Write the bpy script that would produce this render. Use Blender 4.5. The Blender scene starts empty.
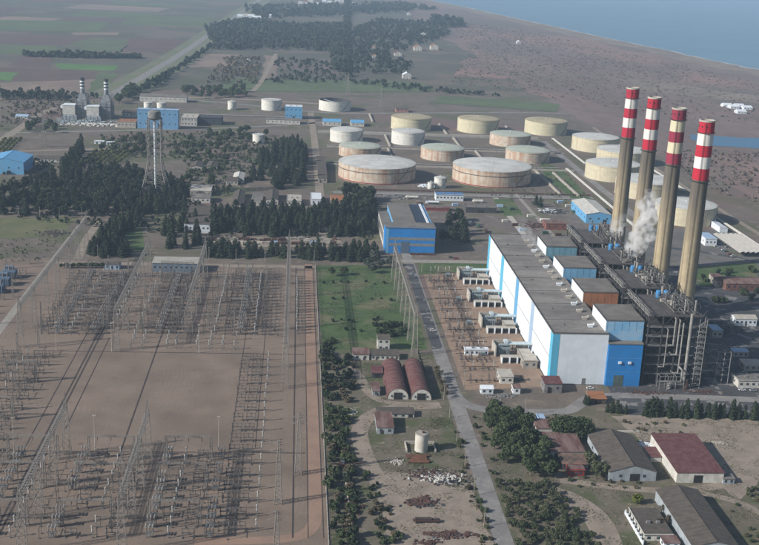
import bpy, bmesh, math, random
from mathutils import Vector, Matrix, noise as mnoise

S = bpy.context.scene
COL = S.collection
R = random.Random(11)
PI = math.pi

# ------------------------------------------------------------------ camera
F = 1100.0; CX, CY = 379.5, 272.5; CAMH = 250.0          # focal length in pixels of a 759 px wide frame
ROLL = math.radians(2.53); PITCH = math.radians(16.5); YAW = math.radians(4.682843)
cd = Vector((math.sin(YAW)*math.cos(PITCH), math.cos(YAW)*math.cos(PITCH), -math.sin(PITCH)))
r0 = Vector((math.cos(YAW), -math.sin(YAW), 0)); u0 = r0.cross(cd)
cr = r0*math.cos(ROLL) + u0*math.sin(ROLL); cu = -r0*math.sin(ROLL) + u0*math.cos(ROLL)
cam = bpy.data.cameras.new('camera'); cam.sensor_width = 36; cam.sensor_fit = 'HORIZONTAL'
cam.lens = F/759*36; cam.clip_start = 1; cam.clip_end = 40000
cam_o = bpy.data.objects.new('camera', cam); COL.objects.link(cam_o)
m = Matrix((cr, cu, -cd)).transposed().to_4x4(); m.translation = (0, 0, CAMH)
cam_o.matrix_world = m; S.camera = cam_o
S.render.resolution_x = 1024; S.render.resolution_y = 735

# ------------------------------------------------------------------ sky and sun
SUN_EL = 30.0; SUNV = Vector((-0.945, -0.327, 0)).normalized()
w = bpy.data.worlds.new('World'); S.world = w; w.use_nodes = True
nt = w.node_tree; bg = nt.nodes['Background']
sky = nt.nodes.new('ShaderNodeTexSky'); sky.sky_type = 'NISHITA'; sky.sun_disc = False
sky.sun_elevation = math.radians(SUN_EL); sky.sun_rotation = math.atan2(SUNV.x, SUNV.y)
sky.altitude = 100; sky.air_density = 1.2; sky.dust_density = 1.5; sky.ozone_density = 1.5
nt.links.new(sky.outputs[0], bg.inputs[0]); bg.inputs[1].default_value = 0.08
sl = bpy.data.lights.new('sun', 'SUN'); sl.energy = 5.0; sl.angle = math.radians(0.6); sl.color = (1.0, 0.955, 0.89)
so = bpy.data.objects.new('sun', sl); COL.objects.link(so); so.location = (-400, -100, 400)
sd = Vector((SUNV.x*math.cos(math.radians(SUN_EL)), SUNV.y*math.cos(math.radians(SUN_EL)), math.sin(math.radians(SUN_EL))))
so.rotation_euler = sd.to_track_quat('Z', 'Y').to_euler()
S.view_settings.view_transform = 'Standard'; S.view_settings.look = 'None'
S.view_settings.exposure = 0.2
S.cycles.volume_bounces = 10; S.view_settings.gamma = 1.0; S.view_settings.use_curve_mapping = False

# ------------------------------------------------------------------ surveying helpers: the site in metres
def P(px, py, z=0.0):
    v = cd*F + cr*(px-CX) - cu*(py-CY); t = (z-CAMH)/v.z
    return Vector((t*v.x, t*v.y, z))
def proj(p):
    v = Vector(p) - Vector((0, 0, CAMH)); z = v.dot(cd)
    return CX + F*v.dot(cr)/z, CY - F*v.dot(cu)/z
def zat(X, Y, py):
    lo, hi = -5.0, 249.0
    for _ in range(40):
        mm = (lo+hi)/2
        if proj((X, Y, mm))[1] > py: lo = mm
        else: hi = mm
    return lo
def ordn(i):
    L = ['first','second','third','fourth','fifth','sixth','seventh','eighth','ninth','tenth','eleventh','twelfth','thirteenth',
         'fourteenth','fifteenth','sixteenth','seventeenth','eighteenth','nineteenth','twentieth']
    if i < 20: return L[i]
    T = {2: 'twenty', 3: 'thirty', 4: 'forty'}[(i+1)//10]
    return T + 'ieth' if (i+1) % 10 == 0 else T + '-' + L[(i+1) % 10 - 1]

# ------------------------------------------------------------------ materials
MATS = {}
def mat(name, c, c2=None, rough=.85, scale=.3, var=.2, fine=2.0, stretch=(1, 1, 1), lo=.4, hi=.6, metal=0, rnd=0, bump=0, spec=.3,
        extra=None, local=False):
    if name in MATS: return MATS[name]
    mt = bpy.data.materials.new(name); mt.use_nodes = True; n = mt.node_tree.nodes; l = mt.node_tree.links
    b = n['Principled BSDF']; b.inputs['Roughness'].default_value = rough; b.inputs['Metallic'].default_value = metal
    b.inputs['Specular IOR Level'].default_value = spec
    if local:
        g = n.new('ShaderNodeTexCoord'); pos = g.outputs['Object']
    else:
        g = n.new('ShaderNodeNewGeometry'); pos = g.outputs['Position']
    mp = n.new('ShaderNodeVectorMath'); mp.operation = 'MULTIPLY'; l.new(pos, mp.inputs[0]); mp.inputs[1].default_value = stretch
    def noise(sc, det=5, rg=.6, src=None):
        t = n.new('ShaderNodeTexNoise'); t.inputs['Scale'].default_value = sc; t.inputs['Detail'].default_value = det
        t.inputs['Roughness'].default_value = rg; l.new(src or mp.outputs[0], t.inputs['Vector']); return t.outputs['Fac']
    def ramp(src, a, b_):
        t = n.new('ShaderNodeMapRange'); t.inputs[1].default_value = a; t.inputs[2].default_value = b_; l.new(src, t.inputs[0]); return t.outputs[0]
    def mix(fac, a, b_, mode='MIX'):
        t = n.new('ShaderNodeMix'); t.data_type = 'RGBA'; t.blend_type = mode
        if isinstance(fac, (int, float)): t.inputs[0].default_value = fac
        else: l.new(fac, t.inputs[0])
        for k, s in ((6, a), (7, b_)):
            if isinstance(s, tuple): t.inputs[k].default_value = (*s[:3], 1)
            else: l.new(s, t.inputs[k])
        return t.outputs[2]
    c2 = c2 or tuple(x*.75 for x in c)
    col = mix(ramp(noise(scale), lo, hi), c, c2)
    f = ramp(noise(fine, 6, .7), .3, .7)
    col = mix(f, col, mix(1.0, col, (1-var,)*3, 'MULTIPLY'))
    if rnd:
        oi = n.new('ShaderNodeObjectInfo'); rr = ramp(oi.outputs['Random'], 0, 1)
        col = mix(rr, col, mix(1.0, col, (1-rnd, 1-rnd*.8, 1-rnd), 'MULTIPLY'))
    if extra: col = extra(n, l, noise, ramp, mix, col, pos)
    l.new(col, b.inputs['Base Color'])
    if bump:
        bp = n.new('ShaderNodeBump'); bp.inputs['Strength'].default_value = .5; bp.inputs['Distance'].default_value = bump
        l.new(noise(fine*.8, 6, .7), bp.inputs['Height']); l.new(bp.outputs[0], b.inputs['Normal'])
    MATS[name] = mt
    return mt

# ------------------------------------------------------------------ mesh collector
class MB:
    def __init__(s): s.v = []; s.f = []
    def add(s, vs, fs):
        o = len(s.v); s.v += [tuple(x) for x in vs]; s.f += [tuple(i+o for i in f) for f in fs]; return s
    def box(s, x0, x1, y0, y1, z0, z1, bottom=True):
        v = [(x, y, z) for z in (z0, z1) for x, y in ((x0, y0), (x1, y0), (x1, y1), (x0, y1))]
        f = [(4, 5, 6, 7), (0, 1, 5, 4), (1, 2, 6, 5), (2, 3, 7, 6), (3, 0, 4, 7)]
        if bottom: f.append((3, 2, 1, 0))
        return s.add(v, f)
    def tube(s, p0, p1, a, b=None, n=8, cap=True):
        p0 = Vector(p0); p1 = Vector(p1); b = a if b is None else b
        d = (p1-p0)
        if d.length < 1e-6: return s
        d.normalize(); x = d.orthogonal().normalized() if abs(d.z) < .99 else Vector((1, 0, 0)); y = d.cross(x)
        vs = [p + (x*math.cos(2*PI*i/n) + y*math.sin(2*PI*i/n))*r for p, r in ((p0, a), (p1, b)) for i in range(n)]
        fs = [(i, (i+1) % n, n+(i+1) % n, n+i) for i in range(n)]
        if cap: fs += [tuple(range(n-1, -1, -1)), tuple(range(n, 2*n))]
        return s.add(vs, fs)
    def bar(s, p0, p1, w=.2): return s.tube(p0, p1, w*.7, None, 4)
    def thin(s, p0, p1, w=.2): return s.tube(p0, p1, w*.65, None, 3, False)
    def path(s, pts, r, n=8):
        for a, b in zip(pts, pts[1:]): s.tube(a, b, r, None, n)
        return s
    def lathe(s, prof, n=32, c=(0, 0)):
        o = []
        vs = [(c[0]+r*math.cos(2*PI*i/n), c[1]+r*math.sin(2*PI*i/n), z) for r, z in prof for i in range(n)]
        for k in range(len(prof)-1):
            for i in range(n):
                j = (i+1) % n; o.append((k*n+i, k*n+j, (k+1)*n+j, (k+1)*n+i))
        return s.add(vs, o)
    def prism(s, poly, z0, z1):
        n = len(poly); vs = [(x, y, z) for z in (z0, z1) for x, y in poly]
        return s.add(vs, [tuple(range(n, 2*n)), tuple(range(n-1, -1, -1))] + [(i, (i+1) % n, n+(i+1) % n, n+i) for i in range(n)])
    def profy(s, prof, y0, y1):                 # profile in xz extruded along y
        n = len(prof); vs = [(x, y, z) for y in (y0, y1) for x, z in prof]
        return s.add(vs, [tuple(range(n)), tuple(range(2*n-1, n-1, -1))] + [(i, n+i, n+(i+1) % n, (i+1) % n) for i in range(n)])
    def profx(s, prof, x0, x1):
        n = len(prof); vs = [(x, y, z) for x in (x0, x1) for y, z in prof]
        return s.add(vs, [tuple(range(n-1, -1, -1)), tuple(range(n, 2*n))] + [(i, (i+1) % n, n+(i+1) % n, n+i) for i in range(n)])
    def mesh(s, name, mt, smooth=False):
        me = bpy.data.meshes.new(name); me.from_pydata(s.v, [], s.f); me.update()
        if mt: me.materials.append(mt)
        if smooth:
            me.polygons.foreach_set('use_smooth', [True]*len(me.polygons)); 
            try: me.set_sharp_from_angle(angle=math.radians(40))
            except Exception: pass
        return me
    def build(s, name, mt, parent=None, smooth=False): return link(name, s.mesh(name, mt, smooth), parent)
def link(name, data, parent=None, loc=None, rz=0):
    o = bpy.data.objects.new(name, data); COL.objects.link(o)
    if parent: o.parent = parent
    if loc is not None: o.location = loc
    if rz: o.rotation_euler = (0, 0, rz)
    return o
def tag(o, label, cat, group=None, kind=None):
    o['label'] = label; o['category'] = cat
    if group: o['group'] = group
    if kind: o['kind'] = kind
    return o
def thing(name, label, cat, loc=(0, 0, 0), rz=0, group=None): return tag(link(name, None, None, loc, rz), label, cat, group)
def copy_tree(o, parent=None, loc=None, rz=None, label=None, scale=None):
    c = o.copy(); COL.objects.link(c); c.parent = parent
    if loc is not None: c.location = loc
    if rz is not None: c.rotation_euler = (0, 0, rz)
    if scale is not None: c.scale = scale
    if label: c['label'] = label
    for ch in KIDS.get(o.name) or list(o.children): copy_tree(ch, c)
    return c
KIDS = {}

shed_grey = mat('pale_grey_sheet', (.36, .40, .43), (.27, .30, .33), scale=.35, var=.25, stretch=(1, 1, .3))
hall_white = mat('hall_white_cladding', (.66, .715, .77), (.60, .655, .71), scale=.15, var=.08)
# palette (real-world base colours, linear)
white = mat('white_paint', (.66, .70, .74), (.58, .62, .66), scale=.2, var=.12)
offwhite = mat('weathered_white', (.60, .59, .55), (.46, .44, .40), scale=.4, var=.2)
cream = mat('cream_paint', (.50, .46, .34), (.44, .40, .29), scale=.15, var=.12)
blue = mat('blue_cladding', (.02, .22, .58), (.024, .19, .50), scale=.1, var=.15, rough=.6)
sky_blue = mat('light_blue_cladding', (.12, .36, .62), (.14, .33, .54), scale=.15, var=.15, rough=.6)
cyan = mat('cyan_cladding', (.10, .42, .62), (.10, .38, .56), scale=.2, var=.1, rough=.6)
pale_blue = mat('pale_blue_cladding', (.34, .45, .60), (.30, .41, .55), scale=.2, var=.1, rough=.6)
steel = mat('galvanised_steel', (.22, .22, .22), (.15, .15, .15), scale=.6, var=.2, rough=.6, spec=.4)
steel_dark = mat('dark_steel', (.075, .075, .08), (.05, .05, .055), scale=.5, var=.3, rough=.7)
lattice_m = mat('lattice_steel', (.27, .25, .23), (.20, .185, .17), scale=.6, var=.2, rough=.7)
concrete = mat('concrete', (.34, .31, .27), (.26, .24, .21), scale=.3, var=.25)
conc_light = mat('pale_concrete', (.46, .43, .38), (.38, .35, .31), scale=.3, var=.2)
rust = mat('rusty_steel', (.125, .06, .045), (.07, .045, .04), scale=.6, var=.35)
rust_roof = mat('rusty_red_roof', (.135, .07, .062), (.22, .15, .135), scale=.25, var=.35, stretch=(1, .35, 1))
red_roof = mat('dark_red_roof', (.115, .042, .045), (.15, .075, .072), scale=.3, var=.25)
brown_roof = mat('brown_fibre_roof', (.115, .098, .082), (.085, .073, .064), scale=.3, var=.3)
grey_roof = mat('grey_felt_roof', (.20, .185, .168), (.15, .14, .13), scale=.12, var=.3)
hall_roof_m = mat('bitumen_roof', (.29, .27, .248), (.165, .155, .147), scale=.07, var=.42, fine=.9, stretch=(.35, 1, 1), lo=.36, hi=.66)
tile_roof = mat('orange_tile_roof', (.34, .15, .07), (.27, .12, .06), scale=.5, var=.25)
glass = mat('window_glass', (.03, .045, .06), (.05, .065, .08), scale=.5, var=.1, rough=.2, spec=.5)
dark = mat('dark_opening', (.03, .03, .033), (.02, .02, .022), scale=.5, var=.2)
insul = mat('brown_porcelain', (.16, .12, .10), (.11, .085, .075), scale=1, var=.2, rough=.4)
insul_w = mat('grey_porcelain', (.36, .36, .35), (.28, .28, .27), scale=1, var=.2, rough=.4)
orange_brown = mat('orange_brown_cladding', (.36, .155, .075), (.30, .13, .065), scale=.2, var=.2)

# ================================================================== GROUND, SEA, ROADS
def ragged(pts, amp, step):
    out = []; n = len(pts)
    for i in range(n):
        a = Vector(pts[i]).to_2d(); b = Vector(pts[(i+1) % n]).to_2d(); d = b-a; L = d.length
        k = max(1, min(60, int(L/step))); nn = Vector((-d.y, d.x)); nn = nn/L if L else nn
        for j in range(k):
            p = a + d*(j/k)
            if j or amp: p = p + nn*R.uniform(-amp, amp)
            out.append((p.x, p.y))
    return out
def sheet(name, pts, z, mt, label, cat='ground', amp=0, step=6, kind='structure'):
    pp = ragged(pts, amp, step) if amp else [(p[0], p[1]) for p in pts]
    o = MB().add([(x, y, z) for x, y in pp], [tuple(range(len(pp)))]).build(name, mt)
    if o.data.polygons[0].normal.z < 0: o.data.flip_normals()
    return tag(o, label, cat, kind=kind)
def px(*pts): return [P(*p).to_2d() for p in pts]
def ribbon(name, pts, wd, z, mt, label, cat='road', world=False, smooth=3):
    c = [Vector(p).to_2d() for p in pts] if world else px(*pts)
    for _ in range(smooth if len(c) > 2 else 0):
        q = [c[0]]
        for a, b in zip(c, c[1:]): q += [a*.75+b*.25, a*.25+b*.75]
        c = q + [c[-1]]
    Lf, Rt = [], []
    for i, p in enumerate(c):
        d = (c[min(i+1, len(c)-1)] - c[max(i-1, 0)]).normalized(); nn = Vector((-d.y, d.x))*wd/2
        Lf.append(p+nn); Rt.append(p-nn)
    n = len(c)
    vs = [(p.x, p.y, z) for p in Lf+Rt]
    o = MB().add(vs, [(n+i, n+i+1, i+1, i) for i in range(n-1)]).build(name, mt)
    if o.data.polygons[0].normal.z < 0: o.data.flip_normals()
    return tag(o, label, cat, kind='structure')

def patch_extra(cols):
    def fn(n, l, noise, ramp, mix, col, pos):
        for sc, a, b, c in cols: col = mix(ramp(noise(sc, 4, .55), a, b), col, c)
        return col
    return fn
def track_extra(n, l, noise, ramp, mix, col, pos):
    wv = n.new('ShaderNodeTexWave'); wv.wave_type = 'BANDS'; wv.bands_direction = 'X'; wv.inputs['Scale'].default_value = .11
    wv.inputs['Distortion'].default_value = 14; wv.inputs['Detail'].default_value = 2; wv.inputs['Detail Scale'].default_value = .35
    l.new(pos, wv.inputs['Vector'])
    msk = n.new('ShaderNodeMath'); msk.operation = 'MULTIPLY'
    l.new(ramp(wv.outputs['Fac'], .82, 1), msk.inputs[0]); l.new(ramp(noise(.02, 2), .5, .62), msk.inputs[1])
    m2 = n.new('ShaderNodeMath'); m2.operation = 'MULTIPLY'; l.new(msk.outputs[0], m2.inputs[0]); m2.inputs[1].default_value = .13
    col = mix(m2.outputs[0], col, (.33, .285, .245))
    col = mix(ramp(noise(.11, 5, .7), .55, .75), col, mix(1., col, (.86, .84, .82), 'MULTIPLY'))
    return mix(ramp(noise(.035, 4), .45, .75), col, mix(1., col, (.80, .79, .78), 'MULTIPLY'))

terrain_m = mat('terrain_soil', (.175, .145, .118), (.14, .115, .095), scale=.02, var=.35, fine=.35, bump=.3,
                extra=patch_extra([(.012, .50, .60, (.092, .095, .052)), (.09, .58, .68, (.19, .155, .12)), (.0035, .55, .62, (.145, .10, .088))]))
far_m = mat('far_farmland', (.12, .112, .088), (.092, .09, .066), scale=.006, var=.3, fine=.05,
            extra=patch_extra([(.004, .52, .58, (.13, .105, .085)), (.012, .60, .66, (.07, .08, .045))]))
mauve_m = mat('bare_mauve_soil', (.205, .15, .13), (.165, .122, .108), scale=.006, var=.3, fine=.06, stretch=(1, .35, 1),
              extra=patch_extra([(.004, .52, .60, (.21, .135, .115)), (.02, .58, .68, (.135, .108, .09)), (.0022, .54, .63, (.125, .105, .09)), (.06, .6, .7, (.115, .098, .08))]))
dune_m = mat('dune_sand', (.26, .21, .17), (.205, .165, .135), scale=.01, var=.35, fine=.05, extra=patch_extra([(.03, .54, .62, (.14, .115, .085))]))
dirt_m = mat('yard_dirt', (.235, .178, .138), (.188, .145, .114), scale=.025, var=.22, fine=.8, bump=.1, extra=track_extra)
red_dirt = mat('reddish_track', (.31, .205, .15), (.26, .175, .13), scale=.08, var=.2, fine=.8)
orange_dirt = mat('orange_brown_gravel', (.32, .22, .155), (.25, .18, .135), scale=.05, var=.3, fine=.7,
                  extra=patch_extra([(.16, .56, .66, (.17, .13, .105))]))
track_m = mat('pale_dirt_track', (.30, .25, .20), (.24, .20, .16), scale=.12, var=.25, fine=.9)
scrub_m = mat('weedy_soil', (.135, .122, .085), (.175, .148, .112), scale=.06, var=.35, fine=.7, bump=.2,
              extra=patch_extra([(.05, .50, .60, (.078, .088, .042)), (.2, .6, .7, (.21, .175, .135))]))
lawn_m = mat('lawn_grass', (.078, .125, .04), (.062, .10, .036), scale=.06, var=.3, fine=1.2, bump=.15,
             extra=patch_extra([(.035, .50, .62, (.125, .125, .065)), (.12, .62, .72, (.15, .13, .085))]))
field_green = mat('green_crop', (.10, .20, .055), (.085, .165, .05), scale=.01, var=.25, fine=.08)
field_dull = mat('dull_green_crop', (.11, .145, .07), (.095, .12, .06), scale=.01, var=.3, fine=.08)
field_brown = mat('ploughed_brown', (.13, .088, .078), (.11, .078, .07), scale=.01, var=.25, fine=.08)
field_pale = mat('pale_stubble', (.26, .195, .155), (.20, .155, .125), scale=.01, var=.3, fine=.06)
asphalt = mat('worn_asphalt', (.27, .258, .245), (.205, .196, .19), scale=.09, var=.3, fine=.8, extra=patch_extra([(.22, .60, .63, (.17, .163, .158)), (.35, .64, .67, (.31, .29, .26))]))
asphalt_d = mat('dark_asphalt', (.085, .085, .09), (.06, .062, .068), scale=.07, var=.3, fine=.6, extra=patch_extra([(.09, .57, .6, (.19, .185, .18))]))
verge_m = mat('green_verge', (.135, .165, .08), (.18, .17, .12), scale=.02, var=.3, fine=.15)
water_m = mat('sea_water', (.12, .225, .31), (.11, .205, .285), scale=.004, var=.08, rough=.45, spec=.35, bump=.25, fine=.12)
river_m = mat('river_water', (.04, .13, .24), (.04, .12, .22), scale=.02, var=.05, rough=.35, spec=.4)

tag(MB().add([(-9000, -400, 0), (11000, -400, 0), (11000, 15500, 0), (-9000, 15500, 0)], [(0, 1, 2, 3)]).build('ground', terrain_m),
    'brown soil of the coastal plain under the whole plant', 'ground', kind='structure')
sheet('farmland', [(-8800, 1850), (-300, 1850), (-60, 2050), (450, 2050), (420, 5600), (640, 9000), (640, 15000), (-8800, 15000)], .10, far_m, 'patchwork of dull fields beyond the plant', amp=12, step=120)
sheet('heath', [(450, 1700), (2400, 1400), (5000, 1000), (5000, -300), (560, -300), (520, 700), (500, 1200), (470, 1480)], .08, mauve_m, 'bare mauve brown heath east of the plant', amp=10, step=80)
sheet('heath', [(450, 1690), (760, 1665), (1300, 1650), (1160, 2560), (1010, 3250), (900, 3900), (800, 4600), (600, 5700), (420, 5500), (430, 3000), (440, 2060)], .14, mauve_m, 'reddish brown heath between tank farm and sea', amp=15, step=90)
coast = [(430, 0), (465, 7), (500, 15), (530, 21.5), (560, 28), (600, 36.5), (640, 45), (670, 51), (700, 58), (730, 64), (759, 70)]
cw = px(*coast); far_c = [(300, 15400), (520, 8000)]; near_c = [(1250, 2000), (1500, 900), (1900, -300)]
line = [Vector(p) for p in far_c] + cw + [Vector(p) for p in near_c]
line2 = []
for a, b in zip(line, line[1:]):
    for k in range(6): line2.append(a.lerp(b, k/6) + Vector((R.uniform(-7, 7), 0)))
line2.append(line[-1])
sheet('beach', [p + Vector((-95 + 40*mnoise.noise((p.x*.01, p.y*.002, 0)), 0)) for p in line2] + [p + Vector((30, 0)) for p in reversed(line2)], .20, dune_m, 'pale sandy dunes along the sea shore', amp=0)
sheet('surf', [p + Vector((-6 + R.uniform(-4, 3), 0)) for p in line2] + [p + Vector((16 + R.uniform(-3, 6), 0)) for p in reversed(line2)], .26, mat('sea_foam', (.5, .5, .48), (.3, .33, .35), scale=.02, var=.3), 'thin line of foam where the sea meets the beach', 'water')
sheet('sea', [p + Vector((3, 0)) for p in line2] + [(10900, -300), (10900, 15400)], .32, water_m, 'calm hazy blue sea at the top right', 'water')

def fld(p, mt, z, label, amp=5): return sheet('field', px(*p), z, mt, label, 'field', amp=amp, step=50)
fld([(0, 45), (60, 47), (54, 55.5), (0, 54)], field_dull, .30, 'wide dull green field at the far left edge')
fld([(56, 63), (118, 66), (113, 71.5), (60, 69)], field_green, .30, 'bright green crop strip left of the diagonal highway')
fld([(0, 72), (17, 73), (12, 81), (0, 80)], field_green, .30, 'small green crop patch at the left edge')
fld([(86, 44), (127, 46), (122, 52), (80, 50.5)], field_dull, .30, 'dull green strip in the middle of the far fields')
fld([(130, 38), (205, 41), (183, 53), (122, 52)], field_brown, .30, 'dark ploughed field left of the diagonal highway')
fld([(0, 83), (98, 79), (86, 98), (0, 100)], field_pale, .30, 'pale bare field behind the twin striped stacks')
fld([(0, 20), (110, 22), (100, 32), (0, 30)], field_dull, .31, 'hazy green field near the top left corner')
fld([(20, 56.5), (52, 57), (50, 68), (10, 66)], field_brown, .32, 'brown field below the long hedgerow')
fld([(130, 16), (220, 17), (205, 27), (120, 25)], field_dull, .31, 'hazy dull field at the top beside the highway')
fld([(72, 32.5), (118, 32.5), (118, 35), (75, 35)], field_pale, .36, 'pale streak of bare earth in the far fields')
fld([(190, 53), (240, 55), (232, 66), (178, 68)], field_pale, .32, 'pale mauve clearing right of the diagonal highway')
fld([(100, 72), (120, 74), (100, 92), (86, 92)], field_dull, .33, 'grassy strip left of the highway')
fld([(265, 55), (285, 58), (276, 76), (262, 82)], field_pale, .34, 'pale bare strip along the straight farm lane')
fld([(225, 78), (420, 82), (440, 92), (215, 92)], field_dull, .34, 'long grassy strip behind the far white tanks')
fld([(440, 96), (560, 104), (556, 112), (430, 103)], field_dull, .34, 'grey green grass strip behind the cream tanks')
fld([(470, 58), (600, 72), (610, 84), (450, 76)], mauve_m, .36, 'reddish patch of bare heath', amp=12)
fld([(600, 100), (700, 108), (680, 118), (590, 112)], mauve_m, .36, 'mauve bare patch behind the chimneys', amp=10)
fld([(625, 78), (759, 96), (759, 104), (640, 92)], dune_m, .36, 'sandy strip of heath towards the coast', amp=10)
sheet('river', px((690, 135), (716, 136), (740, 138), (762, 138), (785, 141), (785, 150), (755, 148.5), (735, 147), (712, 146), (690, 139)), .30, river_m, 'bright blue river inlet at the right edge', 'water', amp=1.5, step=12)
# parcels of farmland left of the highway
fm = [field_dull, field_brown, field_pale, far_m, field_brown, field_green, field_dull]
k = 0
for rw in range(9):
    y0 = 1960 + rw*330; y = y0; x = -330 - 20*rw - R.uniform(0, 60)
    while x > -1500 - rw*60:
        wd = R.uniform(90, 330); ln = R.uniform(150, 310)
        if R.random() < .75:
            sk = .10
            sheet('field', [(x-wd-sk*ln, y), (x-sk*0, y), (x+sk*ln, y+ln), (x-wd, y+ln)], .16 + .008*(k % 12), R.choice(fm), 'field parcel, %s from the highway in the %s row from the plant' % (ordn(k % 20), ordn(rw)), 'field', amp=6, step=50)
        k += 1; x -= wd + R.uniform(5, 40)
    k = 0

# highway and lanes
ribbon('highway_verge', [(262, 0), (222, 28), (185, 55), (140, 82), (112, 97)], 84, .40, verge_m, 'grassy verge either side of the diagonal highway', 'ground')
ribbon('highway', [(260, 0), (220, 27), (182, 54), (136, 81), (107, 98)], 18, .46, asphalt, 'straight grey highway running diagonally to the horizon')
ribbon('farm_lane', [(276, 54), (262, 82), (252, 92)], 9, .46, track_m, 'pale farm lane between dark fields')
ribbon('access_road', [(0, 141), (25, 125), (44, 111), (70, 104)], 12, .05, track_m, 'pale dirt road at the left edge towards the stacks')
ribbon('access_road', [(0, 152), (60, 150), (95, 149), (140, 150)], 8, .05, track_m, 'narrow pale lane above the citrus rows')
ribbon('access_road', [(5, 133), (100, 131), (240, 128), (330, 122)], 9, .06, asphalt, 'grey road passing in front of the gas turbine block')
ribbon('access_road', [(180, 99), (260, 106), (330, 114), (420, 113), (560, 112), (700, 124), (759, 133)], 10, .05, asphalt, 'grey road along the back of the tank farm')
ribbon('access_road', [(100, 97), (190, 97), (260, 100), (320, 104)], 14, .06, track_m, 'pale dirt yard road behind the blue turbine building')
ribbon('access_road', [(446.6, 700), (446.6, 998), (445.4, 1118), (447, 1500), (450, 1640)], 6, .16, track_m, 'pale embankment road beside the right hand heath', world=True)
ribbon('access_road', [(60, 1290), (330, 1292)], 9, .05, asphalt, 'road between the two rows of rusty tanks', world=True)
ribbon('access_road', [(40, 1405), (352, 1408)], 8, .05, asphalt, 'road between the cream tanks and white tanks', world=True)
ribbon('access_road', [(30, 1512), (340, 1512)], 8, .05, asphalt, 'road in front of the yellow tanks', world=True)
ribbon('access_road', [(40, 1135), (320, 1140)], 12, .05, asphalt, 'road in front of the two biggest rusty tanks', world=True)
ribbon('access_road', [(343, 1000), (343, 1500)], 9, .05, asphalt, 'road along the long white pipe rack', world=True)
ribbon('access_road', [(26, 950), (26, 1300), (22, 1700)], 9, .06, track_m, 'pale road on the left side of the tank farm', world=True)
ribbon('access_road', [(212, 875), (212, 1130)], 6, .06, conc_light, 'narrow concrete path from the hall towards the tanks', world=True)
ribbon('access_road', [(240, 880), (238, 1150)], 4, .065, concrete, 'thin concrete path beside the brown store yard', world=True)

# plant yards
sheet('yard_ground', [(-330, 405), (17.5, 405), (17.5, 858), (-330, 858)], .03, dirt_m, 'bare brown earth of the switchyard')
ribbon('dirt_track', [(12.3, 860), (12.3, 640), (12.6, 500), (12.6, 455), (11.8, 440), (6, 431), (-8, 428), (-40, 427)], 6.2, .05, red_dirt, 'reddish dirt track along the right edge of the switchyard', world=True)
sheet('lawn', [(19.5, 665), (60, 664), (88, 668), (90, 855), (60, 862), (19.5, 858)], .03, lawn_m, 'green lawn between switchyard and main road', 'lawn', amp=.8, step=6)
sheet('lawn', px((0, 218), (80, 217.5), (62, 232), (30, 237), (0, 238)), .045, mat('dry_olive_grass', (.15, .15, .075), (.115, .13, .06), scale=.05, var=.3, fine=.8), 'grass field at the left below the pine wood', 'lawn', amp=2, step=8)
sheet('lawn', px((112, 222), (140, 222), (146, 250), (100, 256)), .045, lawn_m, 'striped lawn between conifer rows', 'lawn', amp=1, step=8)
sheet('lawn', px((418, 263), (486, 261), (489, 271), (420, 275)), .05, lawn_m, 'rough grass strip in front of the blue workshop', 'lawn', amp=1, step=6)
sheet('lawn', px((540, 160), (566, 172), (606, 214), (580, 205), (545, 178)), .055, lawn_m, 'dull grass beside the long white pipe rack', 'lawn', amp=1.5, step=8)
sheet('lawn', px((493, 199), (512, 199), (524, 215), (505, 216)), .075, lawn_m, 'grass plot between two concrete paths', 'lawn', amp=1, step=8)
sheet('lawn', px((680, 268), (759, 262), (759, 280), (700, 286)), .055, lawn_m, 'dull grass beyond the last chimney', 'lawn', amp=2, step=8)
sheet('transformer_yard', [(103, 600), (155.5, 607), (155.5, 858), (104, 866)], .035, orange_dirt, 'orange brown gravel of the transformer yard')
sheet('store_yard', [(165, 875), (320, 875), (320, 1128), (60, 1128), (60, 1010), (130, 1000)], .03, mat('store_soil', (.185, .155, .135), (.14, .118, .105), scale=.05, var=.3, fine=.6, extra=patch_extra([(.03, .52, .6, (.12, .115, .075)), (.08, .6, .68, (.23, .195, .17))])), 'brown soil of the store yard behind the hall', amp=1, step=9)
sheet('boiler_apron', [(191, 560), (420, 560), (420, 880), (191, 880)], .03, asphalt_d, 'dark paved ground around the boilers', amp=.8, step=9)
sheet('paved_lot', [(300, 882), (432, 882), (432, 1010), (332, 1012), (330, 1000), (300, 1000)], .032, mat('grey_lot', (.165, .155, .148), (.12, .115, .112), scale=.04, var=.3, fine=.5, extra=patch_extra([(.06, .56, .64, (.105, .11, .065))])), 'grey worn lot between chimneys and car canopy', amp=1, step=9)
ribbon('plant_road', [(300, 950), (350, 935), (385, 915), (410, 890), (440, 860)], 7, .07, asphalt_d, 'dark curving road past the car canopy', world=True)
sheet('bare_lot', px((610, 415), (759, 418), (772, 470), (740, 500), (700, 470), (640, 440)), .04, track_m, 'bare beige lot in front of the cypress row', amp=1.5, step=5)
sheet('scrub_ground', [(19, 400), (90, 400), (90, 660), (19, 660)], .028, scrub_m, 'weedy ground of the scrap yard', amp=.8, step=5)
sheet('scrub_ground', [(102, 380), (300, 380), (300, 566), (102, 566)], .028, scrub_m, 'weedy ground around the old warehouses', amp=.8, step=5)
ribbon('main_road', [(95.5, 370), (95.5, 640), (95.5, 905)], 8.6, .062, asphalt, 'straight worn grey road between lawn and transformer yard', world=True, smooth=0)
ribbon('plant_road', [(95.5, 600), (97.5, 583), (106, 573), (120, 569.5), (140, 569), (158, 570), (166, 579), (176, 592), (195, 595.5), (240, 593), (330, 588), (430, 586)], 8.2, .070, asphalt, 'curving grey road passing in front of the hall', world=True)
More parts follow.
